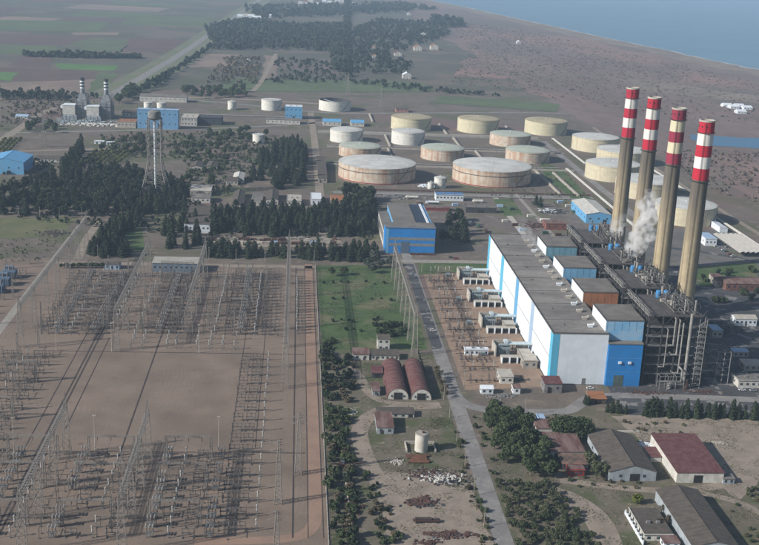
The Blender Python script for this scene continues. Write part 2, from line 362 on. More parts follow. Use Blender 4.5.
ribbon('plant_road', [(60, 876), (96, 876), (158, 878), (190, 878)], 9, .066, concrete, 'pale road in front of the blue workshop', world=True)
ribbon('road_shade_strip', [(95.0, 868), (95.0, 668)], 7.4, .067, asphalt_d, 'painted shade with pale patches on the upper part of the main road', world=True)  # dark sheet laid over the road in place of shade
for pts, wd, lab in [([(352, 366), (363, 380), (366, 392), (385, 404), (440, 404)], 5, 'dirt track curving past the arched sheds'),
                     ([(440, 405), (380, 408), (358, 425), (362, 450), (378, 480), (392, 510), (400, 545)], 9, 'wide dirt track through the scrap yard'),
                     ([(545, 490), (575, 500), (600, 520), (612, 555)], 13, 'pale dirt track beside the lower right warehouses'),
                     ([(560, 480), (620, 488), (680, 492), (740, 482), (759, 470)], 6, 'dirt path between the old warehouses'),
                     ([(695, 492), (735, 500), (765, 515)], 5, 'narrow dirt path at the right edge')]:
    ribbon('dirt_track', pts, wd, .05 + .006*R.random(), track_m, lab)
sheet('scrap_yard_ground', px((372, 470), (470, 478), (492, 540), (500, 560), (388, 560), (384, 510)), .048, track_m, 'bare trampled dirt around the scrap heaps', amp=1.2, step=4)
sheet('storage_strip', px((205, 237), (338, 237), (344, 247), (205, 247)), .05, track_m, 'pale strip of stored blocks between two tree belts', amp=.6, step=8)
ribbon('yard_road', [(-190, 1010), (-190, 870), (-190, 740), (-190, 600)], 5.5, .06, concrete, 'concrete lane at the left edge of the switchyard', world=True)
ribbon('yard_road', [(-196, 850), (-120, 852), (17, 852)], 7, .05, track_m, 'pale dirt lane along the top of the switchyard', world=True)
ribbon('yard_road', [(-176, 990), (-177, 920), (-172, 862)], 7, .052, track_m, 'pale dirt lane beside the conifer rows', world=True)
# cable trenches with concrete lids: dark slots in the yard
trench_m = mat('dark_trench_lid', (.055, .045, .045), (.075, .06, .055), scale=.5, var=.3)  # dark mottled colour shared by trench lids and kerbs
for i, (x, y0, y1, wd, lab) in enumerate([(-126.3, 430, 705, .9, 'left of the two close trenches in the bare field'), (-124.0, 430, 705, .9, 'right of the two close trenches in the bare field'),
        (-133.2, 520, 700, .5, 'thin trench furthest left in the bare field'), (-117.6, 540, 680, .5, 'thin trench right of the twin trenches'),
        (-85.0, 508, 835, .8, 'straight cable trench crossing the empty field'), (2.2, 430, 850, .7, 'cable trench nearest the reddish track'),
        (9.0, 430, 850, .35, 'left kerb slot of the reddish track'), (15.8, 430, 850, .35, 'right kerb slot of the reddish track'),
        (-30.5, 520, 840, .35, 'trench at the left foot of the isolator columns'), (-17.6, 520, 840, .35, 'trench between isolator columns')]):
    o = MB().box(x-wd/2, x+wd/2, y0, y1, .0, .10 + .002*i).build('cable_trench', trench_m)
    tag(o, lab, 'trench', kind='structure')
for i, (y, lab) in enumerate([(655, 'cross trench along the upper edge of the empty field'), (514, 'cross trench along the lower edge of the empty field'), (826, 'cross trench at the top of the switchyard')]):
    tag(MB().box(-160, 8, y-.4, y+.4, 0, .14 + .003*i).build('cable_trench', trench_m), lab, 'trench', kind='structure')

# ================================================================== TURBINE HALL (one building with its roof blocks)
HX0, HX1, HY0, HY1, HZ = 156.0, 190.0, 611.0, 845.0, 33.0
hall = thing('turbine_hall', 'very long white turbine hall with cyan stripes and grey roof', 'power station', (HX0, HY0, 0))
W_, L_ = HX1-HX0, HY1-HY0
MB().box(.35, W_, .35, L_, 0, HZ-.6, False).build('wall', hall_white, hall)
b = MB().box(-.15, W_+.1, -.15, L_+.1, HZ-.6, HZ)
hall_roof = b.build('roof', hall_roof_m, hall)
pb = MB(); e = .35
pb.box(-.2, .25, -.2, L_+.2, HZ+.003, HZ+e); pb.box(.25, W_, -.2, .2, HZ+.003, HZ+e); pb.box(.25, W_, L_-.2, L_+.2, HZ+.003, HZ+e)
pb.build('parapet', steel_dark, hall_roof)
for yy in (25, 57, 85, 114, 142, 171, 200):
    MB().box(.3, W_-2.5, yy-.12, yy+.12, HZ+.004, HZ+.16).build('roof_seam', steel_dark, hall_roof)
# west wall cladding: white fields in two tiers between coloured strips
strips = [(0, 6, cyan), (55, 64.5, pale_blue), (107, 117.5, sky_blue), (165, 176, cyan), (226, 234, cyan)]
for y0, y1, mt in strips: MB().box(-.08, .34, y0+.03, y1-.03, .2, HZ-.65).build('coloured_panel', mt, hall)
for (a0, a1, _), (b0, b1, _) in zip(strips, strips[1:]):
    n = 4; d = (b0-a1)/n
    for k in range(n):
        for z0, z1 in ((.6, 15.6), (16.1, HZ-.65)):
            MB().box(-.02, .34, a1+k*d+.02, a1+(k+1)*d-.02, z0, z1).build('wall_panel', hall_white, hall)
    MB().box(.05, .34, a1, b0, 15.65, 16.05).build('seam', steel_dark, hall)
MB().box(-.06, 4.2, -.08, .34, .2, HZ-.65).build('coloured_panel', cyan, hall)
for k in range(5): MB().box(4.25+k*5.95, 4.25+(k+1)*5.95-.03, -.02, .34, .3, HZ-.65).build('wall_panel', hall_white, hall)
MB().box(20, 22.2, -.12, .3, .1, 4.2).build('door', steel, hall)
# blue end annex with roller door, two vents and a flat roof
an = MB().box(HX1-HX0+.15, 55.2, -1.5, 26, 0, 27); an.build('annex', blue, hall)['label'] = 'bright blue end annex'
MB().box(W_-.1, 55.5, -1.8, 26, 27.003, 27.5).build('annex_roof', grey_roof, hall)
MB().box(39, 45, -1.62, -1.3, .1, 7).build('roller_door', mat('green_grey_door', (.09, .13, .12)), hall)
for x in (41, 47): MB().box(x, x+1.8, -2.3, -1.52, 14.6, 16).build('vent_hood', white, hall)
for z in (9, 18): MB().box(W_+.3, 55.1, -1.58, -1.45, z, z+.12).build('seam', sky_blue, hall)
# bunker blocks standing on the roof
cols = [sky_blue, orange_brown, sky_blue, mat('faded_cyan_cladding', (.16, .33, .42), (.13, .28, .36), scale=.15, var=.2)]
fade = mat('faded_blue_cladding', (.19, .44, .70), (.30, .48, .66), scale=.3, var=.3, stretch=(.5, 1, 1))
cols[0] = fade; cols[2] = mat('light_blue_faded', (.17, .38, .58), (.14, .33, .52), scale=.15, var=.2)
for k in range(4):
    y0 = 4 + 56.2*k; y1 = y0 + 31; x0, x1 = 32.5, 56
    MB().box(x0+.25, x1, y0, y1, 0, 40).build('roof_block', cols[k], hall)
    MB().box(x0, x0+.24, y0+.03, y1-.03, HZ+.1, 39.8).build('wall_panel', hall_white, hall)
    rb = MB().box(x0-.2, x1+.3, y0-.3, y1+.3, 40.003, 40.4).build('block_roof', grey_roof, hall)
    MB().box(x0-.2, x0+.2, y0-.3, y1+.3, 40.41, 40.75).box(x0+.2, x1+.3, y0-.3, y0, 40.41, 40.6).build('parapet', steel_dark, rb)
    for q in range(5): MB().box(x0+1+q*4.5, x0+1.1+q*4.5, y0-.05, y0-.004, 33.5, 39.7).build('seam', steel_dark, hall)
# roof ventilators in pairs along the roof
vent_proto = None
for k in range(15):
    yv = 12 + k*14.2; xv = 25.5
    v = MB(); v.box(xv-1.3, xv+1.3, yv-.9, yv+.9, HZ+.004, HZ+.7); v.tube((xv-1.9, yv, HZ+1.3), (xv+1.9, yv, HZ+1.3), .75, None, 10)
    v.tube((xv+2.6, yv+2.2, HZ), (xv+2.6, yv+2.2, HZ+1.8), .55, .7, 8)
    v.build('roof_ventilator', conc_light if k % 3 else white, hall)
for k in range(7):
    MB().tube((10+R.uniform(-3, 3), 15+k*31, HZ), (10, 15+k*31, HZ+.9), .25, None, 6).build('roof_pipe', steel_dark, hall)

# ================================================================== BOILERS
duct_m = mat('duct_cladding', (.17, .165, .16), (.11, .105, .10), scale=.4, var=.3)
pipe_m = mat('pipe_lagging', (.34, .33, .31), (.22, .215, .21), scale=.5, var=.25, rough=.5)
casing = mat('boiler_casing', (.06, .058, .058), (.04, .04, .042), scale=.4, var=.3)
bdeck = mat('boiler_roof_deck', (.11, .10, .098), (.075, .07, .068), scale=.2, var=.35)
def boiler(i):
    X0, Y0 = 214.0, 613.0 + 56.2*i; W, D, H = 36.0, 44.0, 44.0
    lab = ['nearest boiler in open steel frame with light vertical pipe and stair tower', 'second boiler from the camera in open steel frame beside orange block',
           'third boiler from the camera, venting the largest steam cloud', 'farthest boiler in steel frame below the small blue gabled shed'][i]
    t = thing('boiler_unit', lab, 'boiler', (X0, Y0, 0), group='boilers in steel frames along the hall')
    rr = random.Random(40+i)
    MB().box(3, W-9, 4, D-4, 6, H-5).build('casing', casing, t)
    for a in range(2): MB().box(5+a*11, 13+a*11, 4.2+a, D-4.4, .1, 5.9).build('hopper', casing, t)
    dk = MB().box(.6, W-2, .6, D-.6, H-.5, H).build('roof_deck', bdeck, t)
    colx = [0.3, 9, 18, 27, W-.5]; coly = [.3, 15, 29, D-.3]
    for x in colx:
        for y in coly:
            if x in (colx[0], colx[-1]) or y in (coly[0], coly[-1]):
                MB().box(x-.35, x+.35, y-.35, y+.35, 0, H+.2).build('column', steel_dark, t)
    fl = MB()
    for z in range(7, 42, 6):
        for y in (coly[0], coly[-1]): fl.box(.3, W-.5, y-.25, y+.25, z-.3, z+.3)
        for x in (colx[0], colx[-1]): fl.box(x-.25, x+.25, .6, D-.6, z-.28, z+.28)
        fl.box(.7, W-1, .7, 3.6, z-.1, z+.05); fl.box(W-8, W-1, 3.6, D-1, z-.12, z+.04)
        for x in range(2, 35, 2): fl.thin((x, .5, z), (x, .5, z+1.1), .1)
        fl.thin((.5, .45, z+1.1), (W-.7, .45, z+1.1), .12)
    fl.build('gallery', steel, t)
    br = MB()
    for a in range(4):
        for zi, z in enumerate(range(1, 41, 12)):
            x0, x1 = colx[a], colx[a+1]
            br.bar((x0, .15, z), (x1, .15, z+11), .2); br.bar((x1, .1, z), (x0, .1, z+11), .2)
    for a in range(3):
        for z in range(1, 41, 12):
            for x in (.1, W-.25):
                br.bar((x, coly[a], z), (x, coly[a+1], z+11), .26); br.bar((x, coly[a+1], z), (x, coly[a], z+11), .26)
    br.build('bracing', steel_dark, t)
    # roof-edge truss facing the hall
    tr = MB()
    for z in (H+.3, H+2.9): tr.bar((-.6, -1, z), (-.6, D+1, z), .3); tr.bar((.9, -1, z), (.9, D+1, z), .2)
    for k in range(12):
        y0 = -1 + k*(D+2)/12; y1 = y0 + (D+2)/12
        tr.bar((-.6, y0, H+.3), (-.6, y0, H+2.9), .18); tr.bar((-.6, y0, H+(.3 if k % 2 else 2.9)), (-.6, y1, H+(2.9 if k % 2 else .3)), .2); tr.bar((-.6, y0, H+2.9), (.9, y1, H+2.9), .15)
    tr.build('edge_truss', pipe_m, dk)
    # roof machinery
    for k in range(22):
        x = rr.uniform(17, W-4); y = rr.uniform(3, D-3); z = rr.uniform(3, 8)
        MB().tube((x, y, H), (x, y, H+z), rr.uniform(.25, .55), None, 8).tube((x, y, H+z), (x, y, H+z+.9), .65, .65, 8).build('vent_pipe', (pipe_m, duct_m, duct_m)[k % 3], dk)
    for k in range(12):
        x = rr.uniform(16, W-7); y = rr.uniform(3, D-6); s = rr.uniform(1.3, 2.8)
        MB().box(x, x+s*1.6, y, y+s, H+.003, H+rr.uniform(1.2, 3.2)).build('plant_box', rr.choice([duct_m, steel_dark, steel, conc_light]), dk)
    for k in range(5):
        y = 4 + k*8.4 + rr.uniform(-1, 1); z = H + rr.uniform(1.2, 3.5)
        MB().path([(16+rr.uniform(0, 5), y, H), (16, y, z), (W-5, y, z), (W-5, y, H-6)], .26, 8).build('steam_pipe', duct_m, dk)
    for k in range(3):
        x = 16 + k*6
        MB().path([(x, 2, H+2.2), (x, D-3, H+2.2), (x, D-3, H)], .3, 8).build('steam_pipe', duct_m, dk)
    gf = MB()
    for x in (22, 30):
        for y in (12, 20, 28): gf.bar((x, y, H), (x, y, H+5), .2)
    for y in (12, 20, 28): gf.bar((22, y, H+4.9), (30, y, H+4.9), .2); gf.bar((22, y, H+2.6), (30, y, H+2.6), .18)
    for x in (22, 30): gf.bar((x, 12, H+4.9), (x, 28, H+4.9), .2)
    gf.build('pipe_frame', steel, dk)
    for s in (0, 1): MB().lathe([(0, H+4.9), (1.4, H+4.9), (1.7, H+4.2), (1.7, H+.9), (1.4, H+.1), (0, H+.1)], 12, (17+s*5, D-7)).build('drum', mat('blue_tank_paint', (.06, .24, .50), (.05, .2, .42)), dk)
    # pipes down the front and the side facing the chimneys
    MB().tube((25.5, -2.2, 4), (25.5, -2.2, H+2.5), .95, None, 12).tube((25.5, -2.2, 4), (25.5, 2.5, 4), .95, None, 12).build('downcomer', pipe_m, t)
    for x, z0, z1, r in ((19, 20, 42, .55), (21.4, 8, 40, .5), (16.3, 26, 43, .5), (12.2, 12, 36, .35)):
        MB().path([(x, 2.5, z1), (x, -1.1, z1), (x, -1.1, z0), (x-3, -1.1, z0), (x-3, 3, z0)], r, 8).build('riser_pipe', pipe_m, t)
    # stair tower
    st = MB()
    for x in (30, 34.5):
        for y in (-4.5, -.8): st.bar((x, y, 0), (x, y, H), .35)
    for k in range(12):
        z = 1.5 + k*3.4
        st.box(29.8, 34.7, -4.6, -.75, z, z+.12); st.bar((30.3 if k % 2 else 34.2, -3, z+.1), (34.2 if k % 2 else 30.3, -3, z+3.4), .55)
        st.thin((30, -4.5, z+1.1), (34.5, -4.5, z+1.1), .14)
    st.build('stair_tower', steel, t)
    # low pump frame at the front foot
    if i == 0:
        pf = MB()
        for x in (8, 13, 18, 23):
            for y in (-9, -4): pf.bar((x, y, 0), (x, y, 9), .3)
        for z in (4, 8.8):
            for y in (-9, -4): pf.bar((8, y, z), (23, y, z), .3)
            for x in (8, 13, 18, 23): pf.bar((x, -9, z), (x, -4, z), .25)
        pf.build('pump_frame', steel, t)
        MB().path([(9, -6.5, 4.6), (22, -6.5, 4.6), (22, -6.5, 12), (22, 2, 12)], .6, 8).tube((15, -6.5, .2), (15, -6.5, 4), 1.4, 1.4, 12).build('pump_pipe', pipe_m, t)
        MB().tube((26, -6, .2), (26, -6, 6), 1.2, .4, 12).build('cyclone', rust, t)
    # flue duct to the chimney
    MB().profx([(8, 4), (18, 4), (18, 16), (8, 16)], W+.2, W+7).build('flue_duct', duct_m, t)
    MB().box(W+.3, W+6.5, 21, 36, 0, 11).build('fan_house', casing, t)
    return t
for i in range(4): boiler(i)

# ================================================================== CHIMNEYS
def soot(n, l, noise, ramp, mix, col, pos):
    sx = n.new('ShaderNodeSeparateXYZ'); l.new(pos, sx.inputs[0])
    mp = n.new('ShaderNodeVectorMath'); mp.operation = 'MULTIPLY'; l.new(pos, mp.inputs[0]); mp.inputs[1].default_value = (1, 1, .02)
    col = mix(ramp(noise(.35, 4, .6, mp.outputs[0]), .5, .66), col, (.20, .16, .11))
    ad = n.new('ShaderNodeMath'); ad.operation = 'MULTIPLY_ADD'; l.new(noise(.3, 3, .6, mp.outputs[0]), ad.inputs[0]); ad.inputs[1].default_value = 90; l.new(sx.outputs['Z'], ad.inputs[2])
    t = n.new('ShaderNodeMath'); t.operation = 'MULTIPLY'; l.new(ramp(ad.outputs[0], 92, 150), t.inputs[0]); t.inputs[1].default_value = .9
    return mix(t.outputs[0], col, (.085, .078, .07))
chim_m = mat('chimney_concrete', (.44, .37, .24), (.36, .30, .20), scale=.1, var=.2, extra=soot, local=True)
def stripe(name, c, c2): return mat(name, c, c2, scale=.35, var=.2, stretch=(1, 1, .12), lo=.45, hi=.7, local=True)
reds = [stripe('red_band', (.40, .02, .045), (.31, .022, .045)), stripe('red_band_b', (.42, .016, .04), (.34, .02, .04)), stripe('faded_red_band', (.28, .028, .06), (.21, .028, .055)), stripe('red_band_c', (.45, .016, .038), (.37, .02, .04))]
whites = [stripe('white_band', (.68, .68, .66), (.55, .54, .5)), stripe('white_band_b', (.66, .66, .64), (.5, .5, .46)), stripe('yellowed_band', (.62, .58, .42), (.46, .44, .32)), stripe('white_band_c', (.7, .7, .68), (.55, .54, .5))]
CHY = [686.5, 740.5, 796, 851]; CHH = 152.5
for i, y in enumerate(CHY):
    t = thing('chimney', ['nearest tall chimney with red and white bands', 'second chimney from the camera with yellowed bands and duller red', 'third chimney from the camera with bright red bands', 'farthest chimney with magenta red and white bands'][i],
              'chimney', (262.5, y, 0), group='four striped chimneys')
    rad = lambda z: 6.6 - 1.75*(z/CHH)**.75
    mi = [3, 2, 1, 0][i]
    zb = [113.7, 121.3, 128.9, 136.3, 144.0, 152.3]
    n = 40
    MB().lathe([(rad(z), z) for z in (0, 15, 30, 50, 70, 90, 113.7)], n).build('shaft', chim_m, t, True)
    for k in range(5):
        MB().lathe([(rad(zb[k])+.04, zb[k]+.01), (rad(zb[k+1])+.04, zb[k+1]-.01)], n).build('band', reds[mi] if k % 2 == 0 else whites[mi], t, True)
    r = rad(152)
    cap = MB().lathe([(r+.05, 151.3), (r+.35, 151.35), (r+.4, 152.4), (r-.5, 152.5), (r-.6, 148)], n).build('cap', conc_light, t, True)
    MB().lathe([(r-.6, 148.2), (0, 148.2)], n).build('flue_mouth', dark, cap)
    for k in range(10):
        a = 2*PI*k/10; c, s_ = math.cos(a), math.sin(a); q = rad(148.4)
        MB().tube((c*(q-.1), s_*(q-.1), 148.4), (c*(q+.12), s_*(q+.12), 148.4), .55, None, 8).build('flue_opening', dark, t)
    lad = MB(); a = -2.0; c, s_ = math.cos(a), math.sin(a)
    for z0, z1 in zip(range(2, 150, 8), range(10, 158, 8)):
        z1 = min(z1, 151)
        for o in (-.3, .3): lad.thin((c*(rad(z0)+.35)-s_*o, s_*(rad(z0)+.35)+c*o, z0), (c*(rad(z1)+.35)-s_*o, s_*(rad(z1)+.35)+c*o, z1), .14)
        lad.thin((c*rad(z0), s_*rad(z0), z0), (c*(rad(z0)+.5), s_*(rad(z0)+.5), z0), .2)
    lad.build('ladder', steel_dark, t)
    for z in (113, 144.5):
        MB().lathe([(rad(z), z-.12), (rad(z)+1.1, z-.12), (rad(z)+1.1, z), (rad(z), z)], 24).build('platform', steel_dark, t)

# ================================================================== STORAGE TANKS
def streaks(c, lo, hi, vs=.04, sc=.5):
    def fn(n, l, noise, ramp, mix, col, pos):
        mp = n.new('ShaderNodeVectorMath'); mp.operation = 'MULTIPLY'; l.new(pos, mp.inputs[0]); mp.inputs[1].default_value = (1, 1, vs)
        return mix(ramp(noise(sc, 4, .65, mp.outputs[0]), lo, hi), col, c)
    return fn
rusty_wall = mat('rust_streaked_tank', (.56, .50, .42), (.46, .36, .27), scale=.15, var=.2, extra=streaks((.33, .165, .09), .46, .74, .07, .22))
cream_wall = mat('cream_tank_wall', (.56, .51, .37), (.50, .45, .33), scale=.2, var=.15, extra=streaks((.36, .28, .18), .58, .72, .03, .4))
white_wall = mat('white_tank_wall', (.66, .66, .62), (.58, .57, .52), scale=.2, var=.15, extra=streaks((.42, .37, .29), .60, .74, .03, .4))
yell_wall = mat('yellow_tank_wall', (.56, .52, .37), (.50, .46, .33), scale=.2, var=.12, extra=streaks((.40, .31, .16), .60, .72, .03, .4))
roof_grey = mat('tank_roof_grey', (.58, .58, .55), (.47, .47, .45), scale=.06, var=.2, fine=.4)
roof_green = mat('tank_roof_pale_green', (.44, .47, .40), (.37, .40, .34), scale=.06, var=.2, fine=.4)
roof_tan = mat('tank_roof_tan', (.42, .37, .25), (.34, .29, .20), scale=.06, var=.2, fine=.4)
def tank(c, Rr, h, wall, roofm, label, dome=.04, style='dome', group='oil storage tanks', stair=True, red=False, ang=-1.2):
    t = thing('storage_tank', label, 'tank', (c[0], c[1], 0), group=group); n = 56 if Rr > 20 else 28
    MB().lathe([(Rr+.6, 0), (Rr+.6, .25), (Rr+.02, .25)], n).build('foundation', concrete, t)
    wl = MB().lathe([(Rr, .1), (Rr, h)], n).build('wall', wall, t, True)
    if style == 'open':
        MB().lathe([(Rr-.15, h), (Rr-.15, h*.62), (0, h*.6)], n).build('floating_roof', steel_dark, t, True)
        MB().tube((-Rr*.7, 0, h+.5), (Rr*.4, -Rr*.2, h*.62), .5, None, 6).build('roof_ladder', white, t)
    else:
        rf = MB().lathe([(Rr+.15, h+.004), (Rr*.96, h+Rr*dome*.2), (Rr*.8, h+Rr*dome*.55), (Rr*.55, h+Rr*dome*.85), (Rr*.25, h+Rr*dome*.97), (.01, h+Rr*dome)], n).build('roof', roofm, t, True)
        MB().tube((0, 0, h+Rr*dome-.1), (0, 0, h+Rr*dome+1.2), .5, .7, 8).build('roof_vent', white, rf)
        if Rr > 20:
            MB().tube((Rr*.7, -Rr*.3, h+Rr*dome*.3), (Rr*.7, -Rr*.3, h+Rr*dome*.3+1.6), .4, None, 8).build('roof_hatch', conc_light, rf)
    rl = MB()
    nn = 36 if Rr > 20 else 16
    for k in range(nn):
        a, b_ = 2*PI*k/nn, 2*PI*(k+1)/nn
        rl.thin((Rr*math.cos(a), Rr*math.sin(a), h), (Rr*math.cos(a), Rr*math.sin(a), h+1.1), .12)
        rl.thin((Rr*math.cos(a), Rr*math.sin(a), h+1.1), (Rr*math.cos(b_), Rr*math.sin(b_), h+1.1), .12)
    rl.build('railing', steel, t)
    MB().lathe([(Rr, h-.9), (Rr+.35, h-.9), (Rr+.35, h-.6), (Rr, h-.6)], n).build('wind_girder', wall, wl)
    if Rr > 20:
        MB().lathe([(Rr, h*.68), (Rr+.2, h*.68), (Rr+.2, h*.72), (Rr, h*.72)], n).build('stiffener', steel_dark if red else wall, wl)
        if red: MB().lathe([(Rr, .5), (Rr+.25, .5), (Rr+.25, 1.3), (Rr, 1.3)], n).build('fire_main', mat('red_pipe', (.30, .03, .03)), wl)
    if stair:
        sb = MB(); k = max(8, int(h*1.1)); a0 = ang
        for q in range(k):
            a = a0 + q*(h*1.25/Rr)/k; a2 = a0 + (q+1)*(h*1.25/Rr)/k; z = h*q/k; z2 = h*(q+1)/k
            pa = (math.cos(a)*(Rr+.6), math.sin(a)*(Rr+.6)); pb_ = (math.cos(a2)*(Rr+.6), math.sin(a2)*(Rr+.6))
            sb.bar((*pa, z+.2), (*pb_, z2+.2), .45); sb.thin((*pa, z+1.3), (*pb_, z2+1.3), .15)
        sb.build('spiral_stair', steel, wl)
    return t
TK = [((92, 1221), 43.6, 17.3, rusty_wall, roof_grey, 'broad rust streaked tank at left, nearest to the pine belt', .05, True),
      ((223, 1221), 44.6, 17.9, rusty_wall, roof_grey, 'broad rust streaked tank at right of the pair of biggest tanks', .05, True),
      ((80, 1356), 26.3, 11.5, rusty_wall, roof_green, 'low rusty tank with pale green roof behind the left big tank', .09, False),
      ((183, 1351), 27.2, 13.3, rusty_wall, roof_green, 'rusty tank with pale green dome in the middle of its row', .09, False),
      ((291, 1353), 27.6, 13.4, rusty_wall, roof_green, 'rusty tank with pale green dome right behind the right big tank', .09, False),
      ((290, 1468), 27.6, 14.2, rusty_wall, roof_green, 'rust streaked domed tank in front of the rightmost yellow tank pair', .07, False),
      ((67, 1455), 21.8, 15.4, white_wall, roof_grey, 'small white domed tank left of the yellow tanks', .08, False),
      ((149, 1452), 22, 16.4, white_wall, roof_grey, 'small white domed tank in front of the left yellow tank', .08, False),
      ((165, 1574), 28.8, 17.5, yell_wall, roof_tan, 'leftmost yellow tank with tan roof in the back row', .05, False),
      ((262, 1572), 29.6, 18.6, yell_wall, roof_tan, 'middle yellow tank with tan roof in the back row', .05, False),
      ((362, 1574), 30.6, 18.4, yell_wall, roof_tan, 'rightmost yellow tank with tan roof in the back row', .05, False),
      ((402, 1447), 31, 17.5, cream_wall, roof_grey, 'cream tank farthest back beside the chimneys', .05, False),
      ((412, 1352), 32, 17.5, cream_wall, roof_grey, 'cream tank half hidden behind two chimneys', .05, False),
      ((373, 1256), 31.8, 17.5, cream_wall, roof_grey, 'cream tank left of the farthest chimney', .05, False),
      ((384, 1165), 32, 17.5, cream_wall, roof_grey, 'cream tank behind the farthest chimney', .05, False),
      ((390, 1048), 30, 17.5, cream_wall, roof_grey, 'grey shaded tank between the two nearest chimneys', .05, False)]
for c, r_, h, wm, rm, lab, dm, rd in TK: tank(c, r_, h, wm, rm, lab, dm, red=rd, ang=-1.0 if not rd else -1.15)
tank((60, 1738), 25, 15.4, white_wall, roof_grey, 'open topped white tank in the far row', style='open')
tank((-39, 1717), 15.5, 15.8, white_wall, roof_grey, 'white tank beside the small light blue building', .06)
for c, r_, h, lab in [((-48, 1417), 7.7, 11.4, 'small white tank behind the poplar clump'), ((-99, 1706), 6.5, 12.5, 'small white tank alone in the far left yard'),
                      ((-224, 1690), 6.8, 9, 'left of two small white tanks behind the blue turbine building'), ((-204, 1690), 7.2, 9, 'right of two small white tanks behind the blue turbine building'),
                      ((158, 1172), 6.6, 11.5, 'small white tank between the two biggest tanks'), ((147, 1165), 3.4, 7, 'tiny white tank beside the small white tank')]:
    tank(c, r_, h, white_wall, roof_grey, lab, .12, group='small white tanks', ang=-2)
# bund walls
for x0, x1, y0, y1, lab in [(122, 124, 1412, 1508, 'bund wall between the two white tanks'), (216, 218, 1412, 1500, 'bund wall right of the second white tank'), (118, 120, 1300, 1402, 'bund wall between left rusty tanks'),
                            (232, 234, 1300, 1402, 'bund wall between right rusty tanks'), (40, 330, 1402, 1403.5, 'long low bund wall behind the rusty domed tanks'), (30, 340, 1518, 1519.5, 'long low bund wall in front of the yellow tanks'),
                            (211, 213, 1522, 1620, 'bund wall between left and middle yellow tanks'), (311, 313, 1522, 1620, 'bund wall between middle and right yellow tanks'), (30, 335, 1284, 1285.5, 'long low bund wall behind the biggest tanks'),
                            (286, 288, 1150, 1284, 'bund wall right of the right big tank'), (112, 114, 1620, 1700, 'slanted pale bund beside the open white tank'), (305, 307, 1145, 1270, 'second bund wall right of the right big tank')]:
    pr = [(x0-.8, 0), (x1+.8, 0), (x1-.3, 2.2), (x0+.3, 2.2)] if x1-x0 < y1-y0 else None
    bm = MB().profy(pr, y0, y1) if pr else MB().profx([(y0-.6, 0), (y1+.6, 0), (y1, 1.8), (y0, 1.8)], x0, x1)
    tag(bm.build('bund_wall', concrete), lab, 'wall', 'bund walls of the tank farm')
# pipe racks of white pipes
def pipe_rack(x, y0, y1, lab):
    t = thing('pipe_rack', lab, 'pipeline', (x, y0, 0), group='white pipe racks of the tank farm')
    for k, dx in enumerate((-1.2, 0, 1.2)): MB().tube((dx, 0, 2.6), (dx, y1-y0, 2.6), .5, None, 8).build('pipe', offwhite, t)
    me = MB().box(-2, -1.7, -.2, .2, 0, 1.85).box(1.7, 2, -.2, .2, 0, 1.85).box(-2.1, 2.1, -.25, .25, 1.85, 2.097).mesh('support', steel)
    for k in range(int((y1-y0)/18)+1): link('support', me, t, (0, k*18, 0))
def pipeline(x0, x1, y, r_, mt, lab):
    t = thing('pipeline', lab, 'pipeline', (x0, y, 0), group='ground pipelines of the tank farm')
    for dy in (-.9, .3, 1.3): MB().tube((0, dy, .9), (x1-x0, dy, .9), r_, None, 6).build('pipe', mt, t)
    me = MB().box(-.3, .3, -1.6, 2, 0, .9-r_).mesh('support', concrete)
    for k in range(int((x1-x0)/15)+1): link('support', me, t, (k*15, 0, 0))
pipeline(40, 320, 1300, .35, pipe_m, 'grey pipes along the road behind the biggest tanks')
pipeline(40, 345, 1416, .35, pipe_m, 'grey pipes in front of the white tanks')
pipeline(35, 340, 1526, .4, pipe_m, 'grey pipes in front of the yellow tanks')
pipeline(45, 320, 1150, .35, rust, 'rusty pipes in front of the biggest tanks')
pipeline(60, 310, 1128, .3, pipe_m, 'grey pipes below the road of the biggest tanks')
pipeline(-250, 30, 1640, .5, pipe_m, 'grey pipes from the gas turbine block to the tanks')
pipe_rack(326.5, 1000, 1290, 'long white pipes from the tank farm to the far boiler')
pipe_rack(358.5, 1325, 1510, 'white pipes left of the farthest cream tank')
pipe_rack(424, 930, 1130, 'white pipes right of the grey shaded tank')
pipe_rack(436, 1180, 1500, 'white pipes behind the cream tanks on the right')

